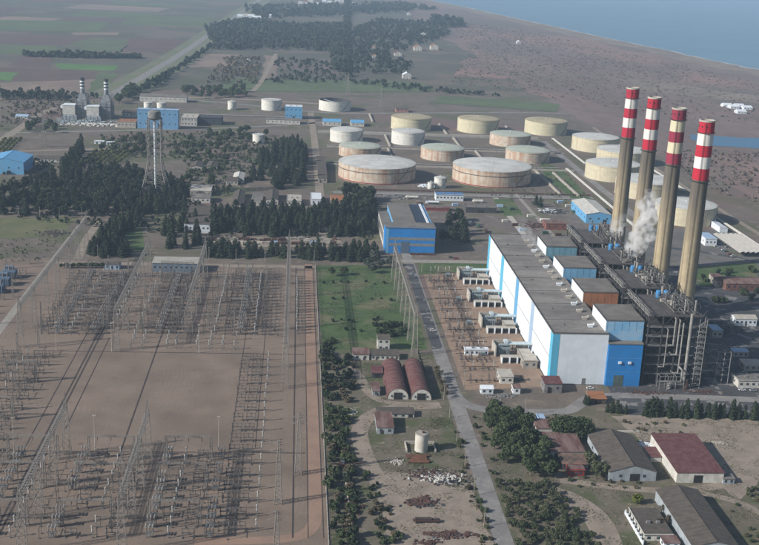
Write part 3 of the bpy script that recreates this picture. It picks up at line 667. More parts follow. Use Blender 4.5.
# ================================================================== BUILDINGS
def blk(xl, xr, yb, yt=None, yr=None, h=None, d=None):
    a, b = P(xl, yb), P(xr, yb); Y = (a.y+b.y)/2
    if h is None: h = max(2.2, zat((a.x+b.x)/2, Y, yt))
    Y1 = Y+d if d is not None else P((xl+xr)/2, yr, h).y
    return a.x, b.x, Y, Y1, h
def building(name, label, cat, dims, wall, roofm, roof='flat', rise=2.0, wins=None, door=None, group=None, rz=0, sill=None, wm=None, ov=.35, seams=0):
    x0, x1, y0, y1, h = dims; w_, d_ = x1-x0, y1-y0
    t = thing(name, label, cat, (x0, y0, 0), rz, group)
    MB().box(0, w_, 0, d_, 0, h, False).build('wall', wall, t)
    if roof == 'flat':
        r_ = MB().box(-ov, w_+ov, -ov, d_+ov, h+.003, h+.35).build('roof', roofm, t)
        MB().box(-ov, w_+ov, -ov, -ov+.25, h+.353, h+.7).box(-ov, -ov+.25, -ov+.25, d_+ov, h+.353, h+.7).build('parapet', wall, r_)
        if w_ > 12:
            for k in range(2): MB().box(w_*(.3+.35*k), w_*(.3+.35*k)+1.6, d_*.4, d_*.4+1.3, h+.353, h+1.4).build('roof_unit', steel, r_)
    elif roof == 'gy':         # ridge runs along y
        MB().add([(0, 0, h), (w_, 0, h), (w_/2, 0, h+rise)], [(0, 1, 2)]).add([(0, d_, h), (w_/2, d_, h+rise), (w_, d_, h)], [(0, 1, 2)]).build('gable', wall, t)
        k = rise/(w_/2); e_ = ov
        r_ = MB()
        for s in (-1, 1):
            xe = -e_ if s < 0 else w_+e_
            r_.add([(xe, -ov, h-k*e_+.02), (w_/2, -ov, h+rise+.02), (w_/2, d_+ov, h+rise+.02), (xe, d_+ov, h-k*e_+.02),
                    (xe, -ov, h-k*e_+.22), (w_/2, -ov, h+rise+.22), (w_/2, d_+ov, h+rise+.22), (xe, d_+ov, h-k*e_+.22)],
                   [(0, 1, 2, 3), (7, 6, 5, 4), (0, 4, 5, 1), (1, 5, 6, 2), (2, 6, 7, 3), (3, 7, 4, 0)])
            if seams:
                for q in range(int(d_/seams)): yy = q*seams+seams*.5; r_.bar((xe, yy, h-k*e_+.24), (w_/2, yy, h+rise+.24), .12)
        r_ = r_.build('roof', roofm, t)
        MB().bar((w_/2, -ov, h+rise+.25), (w_/2, d_+ov, h+rise+.25), .3).build('ridge_cap', roofm, r_)
    elif roof == 'gx':
        MB().add([(0, 0, h), (0, d_/2, h+rise), (0, d_, h)], [(0, 1, 2)]).add([(w_, 0, h), (w_, d_, h), (w_, d_/2, h+rise)], [(0, 1, 2)]).build('gable', wall, t)
        k = rise/(d_/2); r_ = MB()
        for s in (-1, 1):
            ye = -ov if s < 0 else d_+ov
            r_.add([(-ov, ye, h-k*ov+.02), (-ov, d_/2, h+rise+.02), (w_+ov, d_/2, h+rise+.02), (w_+ov, ye, h-k*ov+.02),
                    (-ov, ye, h-k*ov+.22), (-ov, d_/2, h+rise+.22), (w_+ov, d_/2, h+rise+.22), (w_+ov, ye, h-k*ov+.22)],
                   [(3, 2, 1, 0), (4, 5, 6, 7), (1, 5, 4, 0), (2, 6, 5, 1), (3, 7, 6, 2), (0, 4, 7, 3)])
            if seams:
                for q in range(int(w_/seams)): xx = q*seams+seams*.5; r_.bar((xx, ye, h-k*ov+.24), (xx, d_/2, h+rise+.24), .12)
        r_ = r_.build('roof', roofm, t)
        MB().bar((-ov, d_/2, h+rise+.25), (w_+ov, d_/2, h+rise+.25), .3).build('ridge_cap', roofm, r_)
    elif roof == 'mono':
        r_ = MB().profx([(-ov, h+.02), (d_+ov, h+rise+.02), (d_+ov, h+rise+.25), (-ov, h+.25)], -ov, w_+ov)
        if seams:
            for q in range(int(w_/seams)): xx = q*seams+seams*.5; r_.bar((xx, -ov, h+.27), (xx, d_+ov, h+rise+.27), .12)
        r_ = r_.build('roof', roofm, t)
        MB().add([(0, 0, h), (0, d_, h+rise), (0, d_, h)], [(0, 1, 2)]).add([(w_, 0, h), (w_, d_, h), (w_, d_, h+rise)], [(0, 1, 2)]).add([(0, d_, h), (0, d_, h+rise), (w_, d_, h+rise), (w_, d_, h)], [(0, 1, 2, 3)]).build('gable', wall, t)
    if wins:
        nf, ns, rows = wins; ww = min(1.6, w_/(nf*2+1)) if nf else 1; wh = min(1.5, h/rows*.45)
        for r__ in range(rows):
            zc = h*(r__+.55)/rows
            for k in range(nf):
                xc = w_*(k+.5)/nf
                MB().box(xc-ww/2, xc+ww/2, -.06, .05, zc-wh/2, zc+wh/2).build('window', wm or glass, t)
            for k in range(ns):
                yc = d_*(k+.5)/ns; w2 = min(1.6, d_/(ns*2+1))
                MB().box(-.06, .05, yc-w2/2, yc+w2/2, zc-wh/2, zc+wh/2).build('window', wm or glass, t)
    if door:
        xc, dw, dh = door
        MB().box(w_*xc-dw/2, w_*xc+dw/2, -.1, .05, .03, min(dh, h*.92)).build('door', dark if dw > 2 else steel_dark, t)
    return t

# --- blue workshop
t = thing('workshop', 'bright blue workshop with grey bands and stepped rear wings', 'workshop', (77.5, 900, 0))
MB().box(0, 42.5, 0, 19, 0, 22, False).build('front_block', blue, t)
rf = MB().box(-.4, 42.9, -.4, 19.3, 22.003, 22.5).build('roof', grey_roof, t); MB().box(-.4, 42.9, -.4, -.1, 22.51, 22.9).build('parapet', blue, rf)
for z in (11.6, 6.5): MB().box(3.2, 42.3, -.1, .02, z, z+2.4).build('louvre_band', mat('louvre_grey', (.22, .24, .26), (.18, .2, .22)), t)
MB().box(.3, 2.8, -.1, .02, .2, 21.5).build('corner_panel', sky_blue, t)
MB().box(13.5, 20.5, -.2, .02, .1, 10.5).build('gate', mat('grey_blue_gate', (.10, .14, .2), (.08, .12, .17)), t)
MB().box(9, 42.6, 19.31, 100, 0, 20).build('rear_wing', sky_blue, t)
rr_ = MB().box(8.6, 28.5, 19.31, 100.4, 20.003, 20.6).build('rear_roof', grey_roof, t)
MB().box(28.6, 38, 21, 99, 20.003, 20.2).build('sunken_roof', mat('dark_blue_roof', (.03, .05, .08), (.025, .04, .07)), t); MB().box(38.1, 40, 21, 99, 20.003, 21).build('parapet', white, t)
MB().box(-.0, 8.5, 19.31, 88, 0, 15, False).build('side_wing', offwhite, t); MB().box(-.3, 8.58, 19.31, 88.3, 15.003, 15.4).build('side_roof', grey_roof, t)
for k in range(9): MB().box(-.1, .02, 23+k*7.2, 27+k*7.2, 4, 12).build('window', glass, t)
for k in range(4): tag(MB().box(0, 5, 0, 1.6, .35, 1.6).box(.3, 4.7, .2, 1.4, 0, .35).box(.2, 4.8, .1, 1.5, 1.6, 1.75).build('rusty_bin', rust), 'rusty bin, %s from the left in the row before the blue workshop' % ordn(k), 'bin', 'bins in front of the blue workshop').location = (98.5+k*5.4, 895.5, 0)

B = building
B('control_building', 'long low pale roofed control building at the top of the switchyard', 'building', (-109, -72.5, 830, 846, 7.2), mat('grey_blue_wall', (.17, .22, .28), (.14, .18, .24)), mat('pale_sheet_roof', (.40, .385, .34), (.34, .325, .29), scale=.1), 'mono', .6, (9, 2, 1), (.85, 2, 2.4), seams=2)
B('guard_house', 'small pale blue house with hipped brown roof in the switchyard', 'house', (-146, -135, 834, 843, 4), pale_blue, brown_roof, 'gx', 1.8, (3, 2, 1), (.5, 1.2, 2.2))
B('shed', 'light blue gabled shed with white side beside the farthest chimney', 'shed', (283, 308, 1024, 1085, 9), sky_blue, offwhite, 'gy', 2.5, (3, 5, 1), (.75, 3.5, 4), seams=4)
B('arched_depot', 'sky blue depot building at the left edge behind pines', 'building', (-330, -289, 1180, 1226, 13), sky_blue, sky_blue, 'gy', 4.5, (4, 0, 1), (.3, 6, 7), seams=4)
B('turbine_building', 'blue turbine building behind the water tower head', 'building', blk(137, 178.6, 129, 110, 108.5), mat('blue_grey_cladding', (.16, .34, .56), (.14, .30, .50), var=.15), pale_blue, 'flat', 0, (7, 3, 2), (.55, 5, 6))
B('annex_building', 'orange brown low building left of the blue turbine building', 'building', blk(117, 136, 128, 122, 119), conc_light, tile_roof, 'flat', 0, (5, 2, 1))
B('annex_building', 'grey brown low building behind the orange roof', 'building', blk(122, 136, 117, 113, 111), offwhite, brown_roof, 'gx', 2, (4, 1, 1))
B('store_building', 'pale office block right of the blue turbine building', 'building', blk(181, 197, 126, 118, 114), offwhite, conc_light, 'flat', 0, (5, 2, 2))
B('store_building', 'dark flat store right of the pale office block', 'building', blk(199, 222, 125, 118, 115), mat('dark_blue_wall', (.05, .06, .08)), steel_dark, 'flat', 0, (4, 2, 1))
B('warehouse', 'long grey warehouse along the far road', 'warehouse', blk(139, 187, 102, 97, 95), offwhite, grey_roof, 'gx', 3, (10, 2, 1))
B('light_blue_house', 'light blue box building between the far white tanks', 'building', blk(285, 302, 119, 107, 105), sky_blue, white, 'flat', 0, (4, 2, 2), (.5, 3, 4))
B('long_shed', 'long low pale shed in front of the light blue box building', 'shed', blk(266, 300, 124, 120, 118), offwhite, grey_roof, 'gx', 1.5, (8, 2, 1))
B('blue_roof_shed', 'shed with light blue roof behind the white tanks', 'shed', blk(323, 341, 126, 122, 119.5), offwhite, sky_blue, 'gx', 2.5, (4, 1, 1), seams=4)
B('blue_roof_shed', 'second shed with light blue roof near the left white tank', 'shed', blk(351, 364, 126.5, 123, 120.5), offwhite, sky_blue, 'gx', 2.5, (3, 1, 1), seams=4)
B('red_shed', 'small pinkish shed behind the leftmost yellow tank', 'shed', blk(396, 408, 112.5, 109.5, 108), mat('pink_wall', (.4, .2, .17)), brown_roof, 'gx', 1.5, (3, 1, 1))
# offices and houses between the tree belts
for i, (xl, xr, yb, yt, yr, rf_, rm, wl, lab) in enumerate([
        (184, 210, 233, 224, 208, 'mono', brown_roof, white, 'white fronted hall with brown roof between the tree belts'),
        (191, 210, 203, 198, 193.5, 'gx', grey_roof, offwhite, 'pale office with grey roof above the car strip'),
        (231, 242, 210, 206, 191, 'gy', brown_roof, offwhite, 'long brown gabled barracks left of the double barracks'),
        (252, 262, 206, 202, 193, 'flat', grey_roof, offwhite, 'flat roofed pale block between barracks'),
        (266, 278, 205, 200, 191, 'gy', brown_roof, offwhite, 'brown gabled barracks at the centre of the compound'),
        (287, 301, 206, 201, 195, 'flat', conc_light, offwhite, 'pale flat office right of the barracks'),
        (311, 321, 205, 199.5, 193, 'flat', white, white, 'white office with blue awning near the pine belt'),
        (331, 347, 205, 201, 195, 'gx', tile_roof, offwhite, 'low house with faded orange roof near the pine belt'),
        (233, 244, 183, 178, 173, 'gy', offwhite, offwhite, 'small pale house among trees left of the poplars'),
        (226, 238, 185, 181, 177, 'gx', brown_roof, conc_light, 'small brown roofed house beside the poplars'),
        (190, 202, 172, 167, 162, 'gy', brown_roof, conc_light, 'dark roofed barracks nearest the water tower'),
        (206, 217, 171, 167, 162, 'gy', brown_roof, conc_light, 'dark roofed barracks right of the first one'),
        (190, 211, 196, 191, 186.5, 'mono', conc_light, conc_light, 'pale workshop below the barracks'),
        (318, 327, 183, 178, 158, 'mono', brown_roof, concrete, 'long brown pipe shed left of the rusty tank'),
        (35, 60, 162, 159, 156, 'gx', brown_roof, offwhite, 'low shed right of the sky blue depot'),
        (15, 28, 119, 116.5, 115, 'gx', pale_blue, offwhite, 'little pale blue shed at the far left'),
        (94, 104, 144, 141.5, 140.5, 'flat', white, white, 'small white block in the orchard lane'),
        (106, 114, 145, 142.5, 141.5, 'flat', white, white, 'second small white block in the orchard lane')]):
    B('office_building', lab, 'building', blk(xl, xr, yb, yt, yr), wl, rm, rf_, 1.8, (max(2, int((xr-xl)/4)), 2, 1), (.3, 1.6, 2.4))
B('pump_house', 'blue and white pump house beside the big rusty tank', 'building', blk(436, 463, 201, 195, 192.5), white, mat('blue_strip_roof', (.08, .2, .42)), 'flat', 0, (8, 1, 1))
B('dark_shed', 'dark open store with flat roof in the store yard', 'shed', blk(466, 496, 213, 208, 206), steel_dark, grey_roof, 'flat', 0, None, (.5, 6, 3))
B('red_shed', 'low red shed behind the blue workshop', 'shed', blk(426, 450, 211, 208.5, 206.5), mat('dull_red_wall', (.25, .06, .06)), rust_roof, 'flat', 0)
B('brick_shed', 'reddish shed in the store yard near the far boiler', 'shed', blk(546, 566, 230, 224, 220), mat('brick_red_wall', (.22, .09, .07)), rust_roof, 'flat', 0, (3, 1, 1))
# right-hand side near the last chimney
B('canopy_office', 'small pale office between chimney and car canopy', 'building', blk(705, 716, 246, 239, 233), white, pale_blue, 'flat', 0, (3, 2, 1))
B('brown_house', 'red brown roofed building beyond the last chimney', 'building', blk(726, 765, 291, 284, 277), mat('brick_wall', (.2, .1, .08)), rust_roof, 'gx', 2, (7, 2, 1))
B('brown_house', 'small red brown lean-to left of the larger red roofed building', 'building', blk(716, 726, 287, 281, 275), conc_light, rust_roof, 'mono', 1, (2, 1, 1))
B('white_house', 'white house with pale roof in the boiler shadow', 'house', blk(735, 756, 326, 319, 315), white, conc_light, 'gx', 1.6, (5, 2, 1), (.5, 1.2, 2.2))
B('store_hut', 'low hut with blue grey roof near the right edge', 'shed', blk(733, 748, 357, 352, 349), conc_light, pale_blue, 'mono', .5, (3, 1, 1))
B('store_hut', 'low pale roofed hut near the right edge', 'shed', blk(744, 762, 371, 365, 360), conc_light, conc_light, 'mono', .5, (3, 1, 1))
B('store_hut', 'dark wide hut with pale front at the lower right of the boilers', 'shed', blk(738, 768, 388, 381, 374), offwhite, grey_roof, 'flat', 0, (5, 1, 1))
B('store_hut', 'pale low hut beside the steel rack', 'shed', blk(712, 722, 338, 331, 325), conc_light, pale_blue, 'flat', 0, (2, 1, 1))
# lower middle: old sheds
B('old_house', 'narrow two storey house with brown roof above the arched sheds', 'house', (55.3, 63, 664, 673, 8), offwhite, brown_roof, 'gx', 1.6, (2, 2, 2), (.5, 1.1, 2.2))
B('annex_house', 'long low white annex in front of the narrow house', 'house', blk(371, 399, 360, 355.5, 350.5), offwhite, brown_roof, 'mono', .8, (6, 1, 1), (.2, 1.2, 2.2))
B('rust_shed', 'rusty roofed shack left of the long white annex', 'shed', blk(353, 369, 360, 354.5, 349), offwhite, rust_roof, 'mono', .7, (2, 1, 1), (.7, 1.5, 2))
B('rust_shed', 'red roofed open shelter left of the arched sheds', 'shed', blk(372, 382.5, 378, 373, 365.5), steel_dark, red_roof, 'gx', 1.2, None, (.5, 3, 2.5))
B('cabin', 'small cabin with red roof and blue white front by the arched shed', 'cabin', blk(372.5, 379.5, 396, 391, 383), shed_grey, rust_roof, 'mono', .5, (1, 2, 1), (.7, 1, 2))
B('rust_shed', 'low brown roofed lean-to south of the arched sheds', 'shed', blk(377, 414, 417.5, 414, 408.5), offwhite, brown_roof, 'mono', .6, (5, 1, 1), (.9, 2.4, 2.4))
B('rust_shed', 'dark red roofed hut with blue grey front in the scrap yard', 'shed', blk(377, 393.5, 434, 427.5, 413.5), shed_grey, rust_roof, 'mono', .8, (2, 1, 1), (.3, 1.8, 2.2), seams=3)
ARCHL = ['left arched shed with dark red ribbed roof', 'right arched shed with dark red ribbed roof beside the road']
for i, (x0, x1, y0, y1) in enumerate([(55.5, 68, 585, 634), (69.3, 81.2, 584.3, 634)]):
    t = thing('arched_shed', ARCHL[i], 'shed', ((x0+x1)/2, y0, 0), group='pair of arched sheds'); r_ = (x1-x0)/2; k = 1.0; n = 18; L = y1-y0
    ring = [(r_*math.cos(PI-PI*j/n), 6.6*math.sin(PI*j/n)**.85) for j in range(n+1)]
    vs = [(x, y, z) for y in (0, L) for x, z in ring]; MB().add(vs, [(j, j+1, n+2+j, n+1+j) for j in range(n)]).build('roof', red_roof, t, True)
    for e_ in range(15):
        y = .3 + e_*(L-.6)/14; rb = MB()
        for j in range(n): rb.bar((ring[j][0]*1.015, y, ring[j][1]*1.015), (ring[j+1][0]*1.015, y, ring[j+1][1]*1.015), .28)
        rb.build('roof_rib', rust_roof, t)
    for y, s in ((.15, 1), (L-.15, -1)):
        vs = [(x*.985, y, z*.985) for x, z in ring]; MB().add(vs, [tuple(range(n+1))]).build('end_wall', offwhite, t)
    MB().box(-2.4, 2.4, -.1, .1, .03, 4.2).build('door', dark, t)
    for x in (-3.9, 3.1): MB().box(x, x+.8, -.05, .1, 1.5, 2.6).build('window', glass, t)
# lower right warehouses
B('warehouse', 'brown roofed gabled warehouse with pale blue front left of the red roof', 'warehouse', (158.5, 182.5, 485.5, 528, 5.2), shed_grey, brown_roof, 'gy', 3.4, (2, 2, 1), (.55, 5, 4), seams=3)
B('warehouse', 'warehouse with large dark red roof and white side wall', 'warehouse', (192.5, 216.5, 484, 527, 5.6), offwhite, red_roof, 'mono', 1.2, None, (.46, 4.5, 4.2), seams=2.4)
B('lean_to', 'small grey lean-to right of the red roofed warehouse', 'shed', blk(722.7, 734, 484, 479, 475), shed_grey, grey_roof, 'mono', .4, (2, 1, 1))
B('lean_to', 'red roofed lean-to left of the red warehouse by white sacks', 'shed', blk(650, 661, 462, 457, 448), offwhite, red_roof, 'mono', .4)
B('warehouse', 'long brown gabled warehouse cut by the lower right corner', 'warehouse', (176, 196.5, 414, 466, 5.6), shed_grey, brown_roof, 'gy', 2.4, (2, 0, 1), (.45, 4, 4), seams=3)
B('ruin', 'half ruined low building with white wall and patched roof', 'building', (159, 172, 428, 452, 3), offwhite, brown_roof, 'flat', 0, (3, 5, 1), (.7, 1.5, 2.2))
B('lean_to', 'small pink roofed room at the front of the ruined building', 'shed', (166, 173, 421.5, 427, 2.8), white, rust_roof, 'mono', .4, (2, 1, 1))
t = thing('garden_wall', 'white crenellated wall left of the ruined building', 'wall', (157.3, 424, 0))
MB().box(0, .3, 0, 29, 0, 1.6).build('wall', white, t)
for k in range(9): link('pillar', MB().box(-.15, .45, -.3, .3, 0, 2.5).mesh('pillar', white), t, (0, .5+k*3.4, .0))
B('rust_shed', 'rusty roofed shed farthest back beside the round tree', 'shed', (132.5, 150.5, 536, 547, 5.0), offwhite, rust_roof, 'mono', .6, None, (.2, 3, 3), seams=2)
B('rust_shed', 'large patchy rust roofed shed in the middle of three', 'shed', (134.5, 152.5, 510, 532, 3.9), offwhite, rust_roof, 'mono', .7, None, (.2, 3, 3), seams=2)
B('rust_shed', 'dark roofed shed nearest of the three rusty sheds', 'shed', (138, 151, 497.5, 508.5, 3.0), steel_dark, mat('patchy_roof', (.09, .075, .065), (.22, .13, .1), scale=.4, var=.3), 'mono', .5, None, None)
B('red_kiosk', 'small bright red fronted kiosk at the front of the rusty sheds', 'kiosk', (139.5, 147.5, 490.5, 495.8, 3.2), mat('bright_red_paint', (.35, .04, .03)), rust_roof, 'flat', 0, (2, 1, 1), (.5, 1.4, 2.2))
B('container', 'white container left of the round tree', 'container', blk(531, 538.5, 428, 424.5, 413.5), white, grey_roof, 'flat', 0, None, (.5, 1.6, 2.2), ov=.05)
B('container', 'blue grey container beside the white one', 'container', blk(540.5, 547.5, 427, 423.5, 414), pale_blue, pale_blue, 'flat', 0, None, (.5, 1.6, 2.2), ov=.05)
B('guard_shed', 'grey shed with dark red roof at the corner of the white hall', 'shed', (150, 160.5, 597, 607, 6), steel, red_roof, 'mono', .8, (2, 1, 1), (.3, 2.5, 3.5), seams=2)
B('carport', 'small shelter with orange roof near the cypress row', 'shelter', blk(590, 606, 404, 399, 392.5), brown_roof, tile_roof, 'mono', .6, None, (.5, 4, 2.4))
B('hut', 'white twin gabled hut near the road bend', 'hut', blk(481, 493, 394, 389, 385.5), white, white, 'gx', 1.2, (2, 1, 1))
B('hut', 'small white shed with dark doors in the lower transformer yard', 'hut', blk(500, 513, 384, 377, 370), offwhite, conc_light, 'mono', .5, (2, 2, 1))
B('hut', 'white kiosk by the hall corner in the transformer yard', 'hut', blk(513, 520, 394, 388, 384), white, rust_roof, 'gx', 1, (1, 2, 1))
B('hut', 'pale long hut with white roof beside the gravel', 'hut', blk(465, 488, 355.5, 350, 347.5), white, white, 'flat', 0, (5, 1, 1))
B('hut', 'grey blockhouse close to the hall wall', 'hut', blk(523, 537, 369, 361, 354), concrete, conc_light, 'flat', 0, (2, 2, 1))
# far village houses
for i, (x, y, s, rm, lab) in enumerate([(375, 50.5, 1, tile_roof, 'far house with orange roof at the edge of the wood'), (375, 58.5, .8, tile_roof, 'small far house below the orange roofed one'), (398, 56.5, 1.1, red_roof, 'far white house with red roof in the middle'),
        (418, 51, 1.3, tile_roof, 'large far house with orange roof'), (434.5, 50, 1.3, tile_roof, 'rightmost far villa with orange roof'), (407, 79, 1.1, white, 'far white gabled house nearest to the tanks'), (423.6, 36.5, 1, white, 'far white house behind the villas'),
        (519, 44, .8, white, 'lonely far white house on the heath'), (409, 15.5, .9, white, 'tiny far house near the coast plain'), (248, 63, .7, white, 'far white shed beside the farm lane')]):
    p = P(x, y); w_ = 15*s
    B('house', lab, 'house', (p.x-w_/2, p.x+w_/2, p.y, p.y+w_*1.3, 7*s), offwhite, rm, 'gy', 4*s, (3, 2, 2), (.5, 1.5, 2.4), group='far village houses')
for i in range(16):
    x = 300 + i*6 + R.uniform(-2, 2) if i < 10 else 240 + (i-10)*5.5; y = R.uniform(2, 7) if i < 10 else R.uniform(17, 20)
    p = P(x, y); w_ = R.uniform(16, 30)
    tgt = 'in the hazy village at the top centre' if i < 10 else 'in the pale hamlet beside the diagonal highway'
    B('house', 'tiny white far house, %s from the left %s' % (ordn(i if i < 10 else i-10), tgt), 'house', (p.x-w_/2, p.x+w_/2, p.y, p.y+22, 7), white, R.choice([white, tile_roof, conc_light]), 'gx', 4, (3, 1, 1), group='far village houses')
for i, (x, y) in enumerate([(728, 107.5), (735, 109), (740, 108), (742, 114), (748, 110)]):
    p = P(x, y); B('house', 'small far shed, %s from the left in the white farm by the river' % ordn(i), 'shed', (p.x-8, p.x+8, p.y, p.y+16, 4), white, white, 'gx', 2.5, (3, 1, 1), group='far farm sheds')

# ================================================================== TOWERS AND MASTS
def lattice(mb, x, y, z0, z1, w0, w1, bays, t=.2, brace=.14):
    def c(z, i):
        w_ = w0 + (w1-w0)*(z-z0)/(z1-z0); sx, sy = ((-1, -1), (1, -1), (1, 1), (-1, 1))[i % 4]
        return (x+sx*w_/2, y+sy*w_/2, z)
    for i in range(4): mb.bar(c(z0, i), c(z1, i), t)
    for k in range(bays):
        a = z0 + (z1-z0)*k/bays; b_ = z0 + (z1-z0)*(k+1)/bays
        for i in range(4):
            mb.thin(c(a, i), c(b_, i+1), brace); mb.thin(c(a, i+1), c(b_, i), brace)
            mb.thin(c(b_, i), c(b_, i+1), brace)
    return mb
# water tower
t = thing('water_tower', 'tall steel lattice water tower rising from the pine wood', 'water tower', (-140.5, 1104, 0)); HT = 86
leg = MB(); brc = MB()
def legp(z, i):
    w_ = 13 + 15*max(0, (36-z)/36)**1.4; sx, sy = ((-1, -1), (1, -1), (1, 1), (-1, 1))[i % 4]; return (sx*w_/2, sy*w_/2, z)
zs = [0, 8, 15, 22, 29, 36, 44, 52, 60, 68, 76]
for i in range(4):
    lg = MB()
    for a, b_ in zip(zs, zs[1:]): lg.tube(legp(a, i), legp(b_, i), .55, None, 8)
    lg.build('leg', lattice_m, t)
for a, b_ in zip(zs, zs[1:]):
    for i in range(4):
        brc.bar(legp(b_, i), legp(b_, i+1), .4); brc.bar(legp(a, i), legp(b_, i+1), .3); brc.bar(legp(a, i+1), legp(b_, i), .3)
brc.build('bracing', lattice_m, t)
MB().tube((0, 0, 0), (0, 0, 74), 1.1, None, 12).build('riser_pipe', white, t)
bowl_m = mat('water_tank_steel', (.22, .22, .21), (.15, .15, .15), scale=.3, var=.3)
MB().lathe([(1, 74.5), (4.4, 75.6), (6.2, 77.5), (6.4, 82), (5.7, 83.8), (3, 85.2), (.01, 85.6)], 28).build('tank_bowl', bowl_m, t, True)
MB().lathe([(6.2, 77), (7.6, 77), (7.6, 77.25), (6.2, 77.25)], 28).build('balcony', steel_dark, t)
MB().tube((-1.5, 0, 86), (-1.5, 0, 90), .2, None, 6).build('aerial', steel, t)

# gas turbine block at far left
gt_grey = mat('gas_turbine_grey', (.25, .27, .29), (.18, .195, .21), scale=.2, var=.3)
def gas_unit(x, y, lab):
    t = thing('gas_turbine_unit', lab, 'gas turbine', (x, y, 0), group='gas turbine units with striped stacks')
    fh = MB().box(-22, -5, -6, 12, 5, 18).build('filter_house', offwhite, t); MB().box(-22.4, -4.6, -6.4, 12.4, 18.003, 18.7).build('filter_roof', white, fh)
    lg = MB()
    for a in (-21, -6):
        for b_ in (-5, 11): lg.box(a-.5, a+.5, b_-.5, b_+.5, 0, 5)
    lg.build('support', steel, t)
    MB().tube((-24, 0, 15), (-24, 10, 15), 2.4, None, 14).build('inlet_duct', white, t)
    MB().box(-4.4, 10, 0, 24, 0, 22).build('boiler_casing', gt_grey, t)
    MB().add([(-4, 2, 22.01), (10, 2, 22.01), (10, 22, 22.01), (-4, 22, 22.01), (-1, 8, 33), (7, 8, 33), (7, 16, 33), (-1, 16, 33)], [(0, 1, 5, 4), (1, 2, 6, 5), (2, 3, 7, 6), (3, 0, 4, 7), (4, 5, 6, 7)]).build('transition_duct', gt_grey, t)
    st = MB().tube((3, 12, 33), (3, 12, 40), 3.1, None, 20).build('stack', gt_grey, t, True)
    for k in range(6):
        MB().lathe([(3.16, 40.02+k*2.2), (3.16, 42.2+k*2.2-.02)], 20, (3, 12)).build('stack_band', (white, steel_dark)[k % 2], st, True)
    MB().lathe([(3.16, 53), (3.5, 53), (3.5, 55), (2.4, 55), (2.4, 53.5), (0, 53.5)], 20, (3, 12)).build('stack_cap', steel_dark, st)
    fr = MB()
    for z in (6, 12, 18, 24, 30):
        fr.box(-5.2, 10.8, -.9, -.1, z, z+.25); fr.box(-5.3, -4.5, -.1, 24, z, z+.25)
    for a in (-5, 3, 10.5): fr.bar((a, -.8, 0), (a, -.8, 34), .35); fr.bar((a, 24, 0), (a, 24, 34), .35)
    lattice(fr, 12.8, 4, 0, 36, 3.5, 3.5, 10, .3, .2)
    fr.build('platform_frame', steel, t)
    MB().box(-20, -2, -16, -8, 0, 5).build('generator_house', mat('pale_blue_grey', (.3, .36, .42)), t)
    for k in range(5): MB().tube((-20+k*5, -21, 0), (-20+k*5, -21, 5+k % 2*2), .9, None, 8).build('vessel', pipe_m, t)
    return t
gas_unit(-305, 1576, 'left gas turbine unit with white filter house and banded stack')
gas_unit(-271, 1570, 'right gas turbine unit with white filter house and banded stack')

# power line pylons and masts
def pylon(x, y, h, lab, wd=7):
    t = thing('pylon', lab, 'pylon', (x, y, 0)); b_ = MB(); lattice(b_, 0, 0, 0, h*.6, wd, 1.8, 6, .28, .2); lattice(b_, 0, 0, h*.6, h, 1.8, 1.0, 5, .22, .16); b_.build('mast', lattice_m, t)
    for k, z in enumerate((.62, .75, .88)):
        L = (7, 6, 5)[k]; a = MB(); zz = h*z
        for s in (-1, 1): a.bar((s*.8, 0, zz), (s*L, 0, zz+.3), .22); a.thin((s*.8, 0, zz+1.8), (s*L, 0, zz+.3), .2); a.tube((s*L, 0, zz+.2), (s*L, 0, zz-2), .18, None, 6)
        a.build('cross_arm', lattice_m, t)
for x, y, h, lab in [(44, 147, 42, 'lattice pylon at the left below the gas turbine block'), (348, 96, 40, 'lattice pylon behind the open white tank'), (381, 111, 36, 'lattice pylon in front of the leftmost yellow tank'), (220, 84, 40, 'lattice pylon standing alone at the far centre left')]:
    p = P(x, y); pylon(p.x, p.y, h, lab)
# gantry lines
GZ = 27.0
def gantry(x, y0, y1, ncol, lab, spans=()):
    t = thing('gantry', lab, 'gantry', (x, y0, 0), group='lattice gantries of the switchyard'); L = y1-y0
    me = lattice(MB(), 0, 0, 0, GZ+1, 4.0, 1.6, 9, .17, .09).mesh('lattice_column', lattice_m)
    top = lattice(MB(), 0, 0, GZ+1.05, GZ+7, 1.4, .2, 3, .16, .1).mesh('spire', lattice_m)
    for k in range(ncol):
        link('lattice_column', me, t, (0, L*k/(ncol-1), 0))
        if k in (0, ncol-1): link('spire', top, t, (0, L*k/(ncol-1), 0))
    nb = max(2, int(L/(ncol-1)/2.4)); sl_ = L/(ncol-1); g = MB(); a = .95
    for sx in (-a, a):
        for z in (GZ-.9, GZ+.9): g.bar((sx, 0, z), (sx, sl_, z), .22)
    for k in range(nb):
        u, v_ = sl_*k/nb, sl_*(k+1)/nb
        for z in (GZ-.9, GZ+.9): g.thin((-a, u, z), (a, v_, z), .2); g.thin((-a, u, z), (a, u, z), .2)
        for sx in (-a, a): g.thin((sx, u, GZ-.9), (sx, v_, GZ+.9), .14)
    gm = g.mesh('girder', lattice_m)
    for k in range(ncol-1): link('girder', gm, t, (0, sl_*k, 0))
    for dx in spans:
        for k in range((ncol-1)*3):
            y = sl_*(k+.5)/3; cbl = MB(); pts = []
            for q in range(9):
                u = q/8; pts.append((dx*u, y, GZ-1.2-6*abs(dx)/80*(4*u*(1-u))*.5))
            for p_, q_ in zip(pts, pts[1:]): cbl.tube(p_, q_, .045, None, 3, False)
            cbl.build('conductor', steel_dark, t)
            MB().tube((0, y, GZ-1.0), (dx*.035, y, GZ-1.3), .16, None, 6).build('insulator_string', insul, t)
gantry(-169, 661, 883, 7, 'lattice gantry line at the left edge of the switchyard')
gantry(-109.5, 657, 816, 5, 'lattice gantry line left of the control building', (-59,))
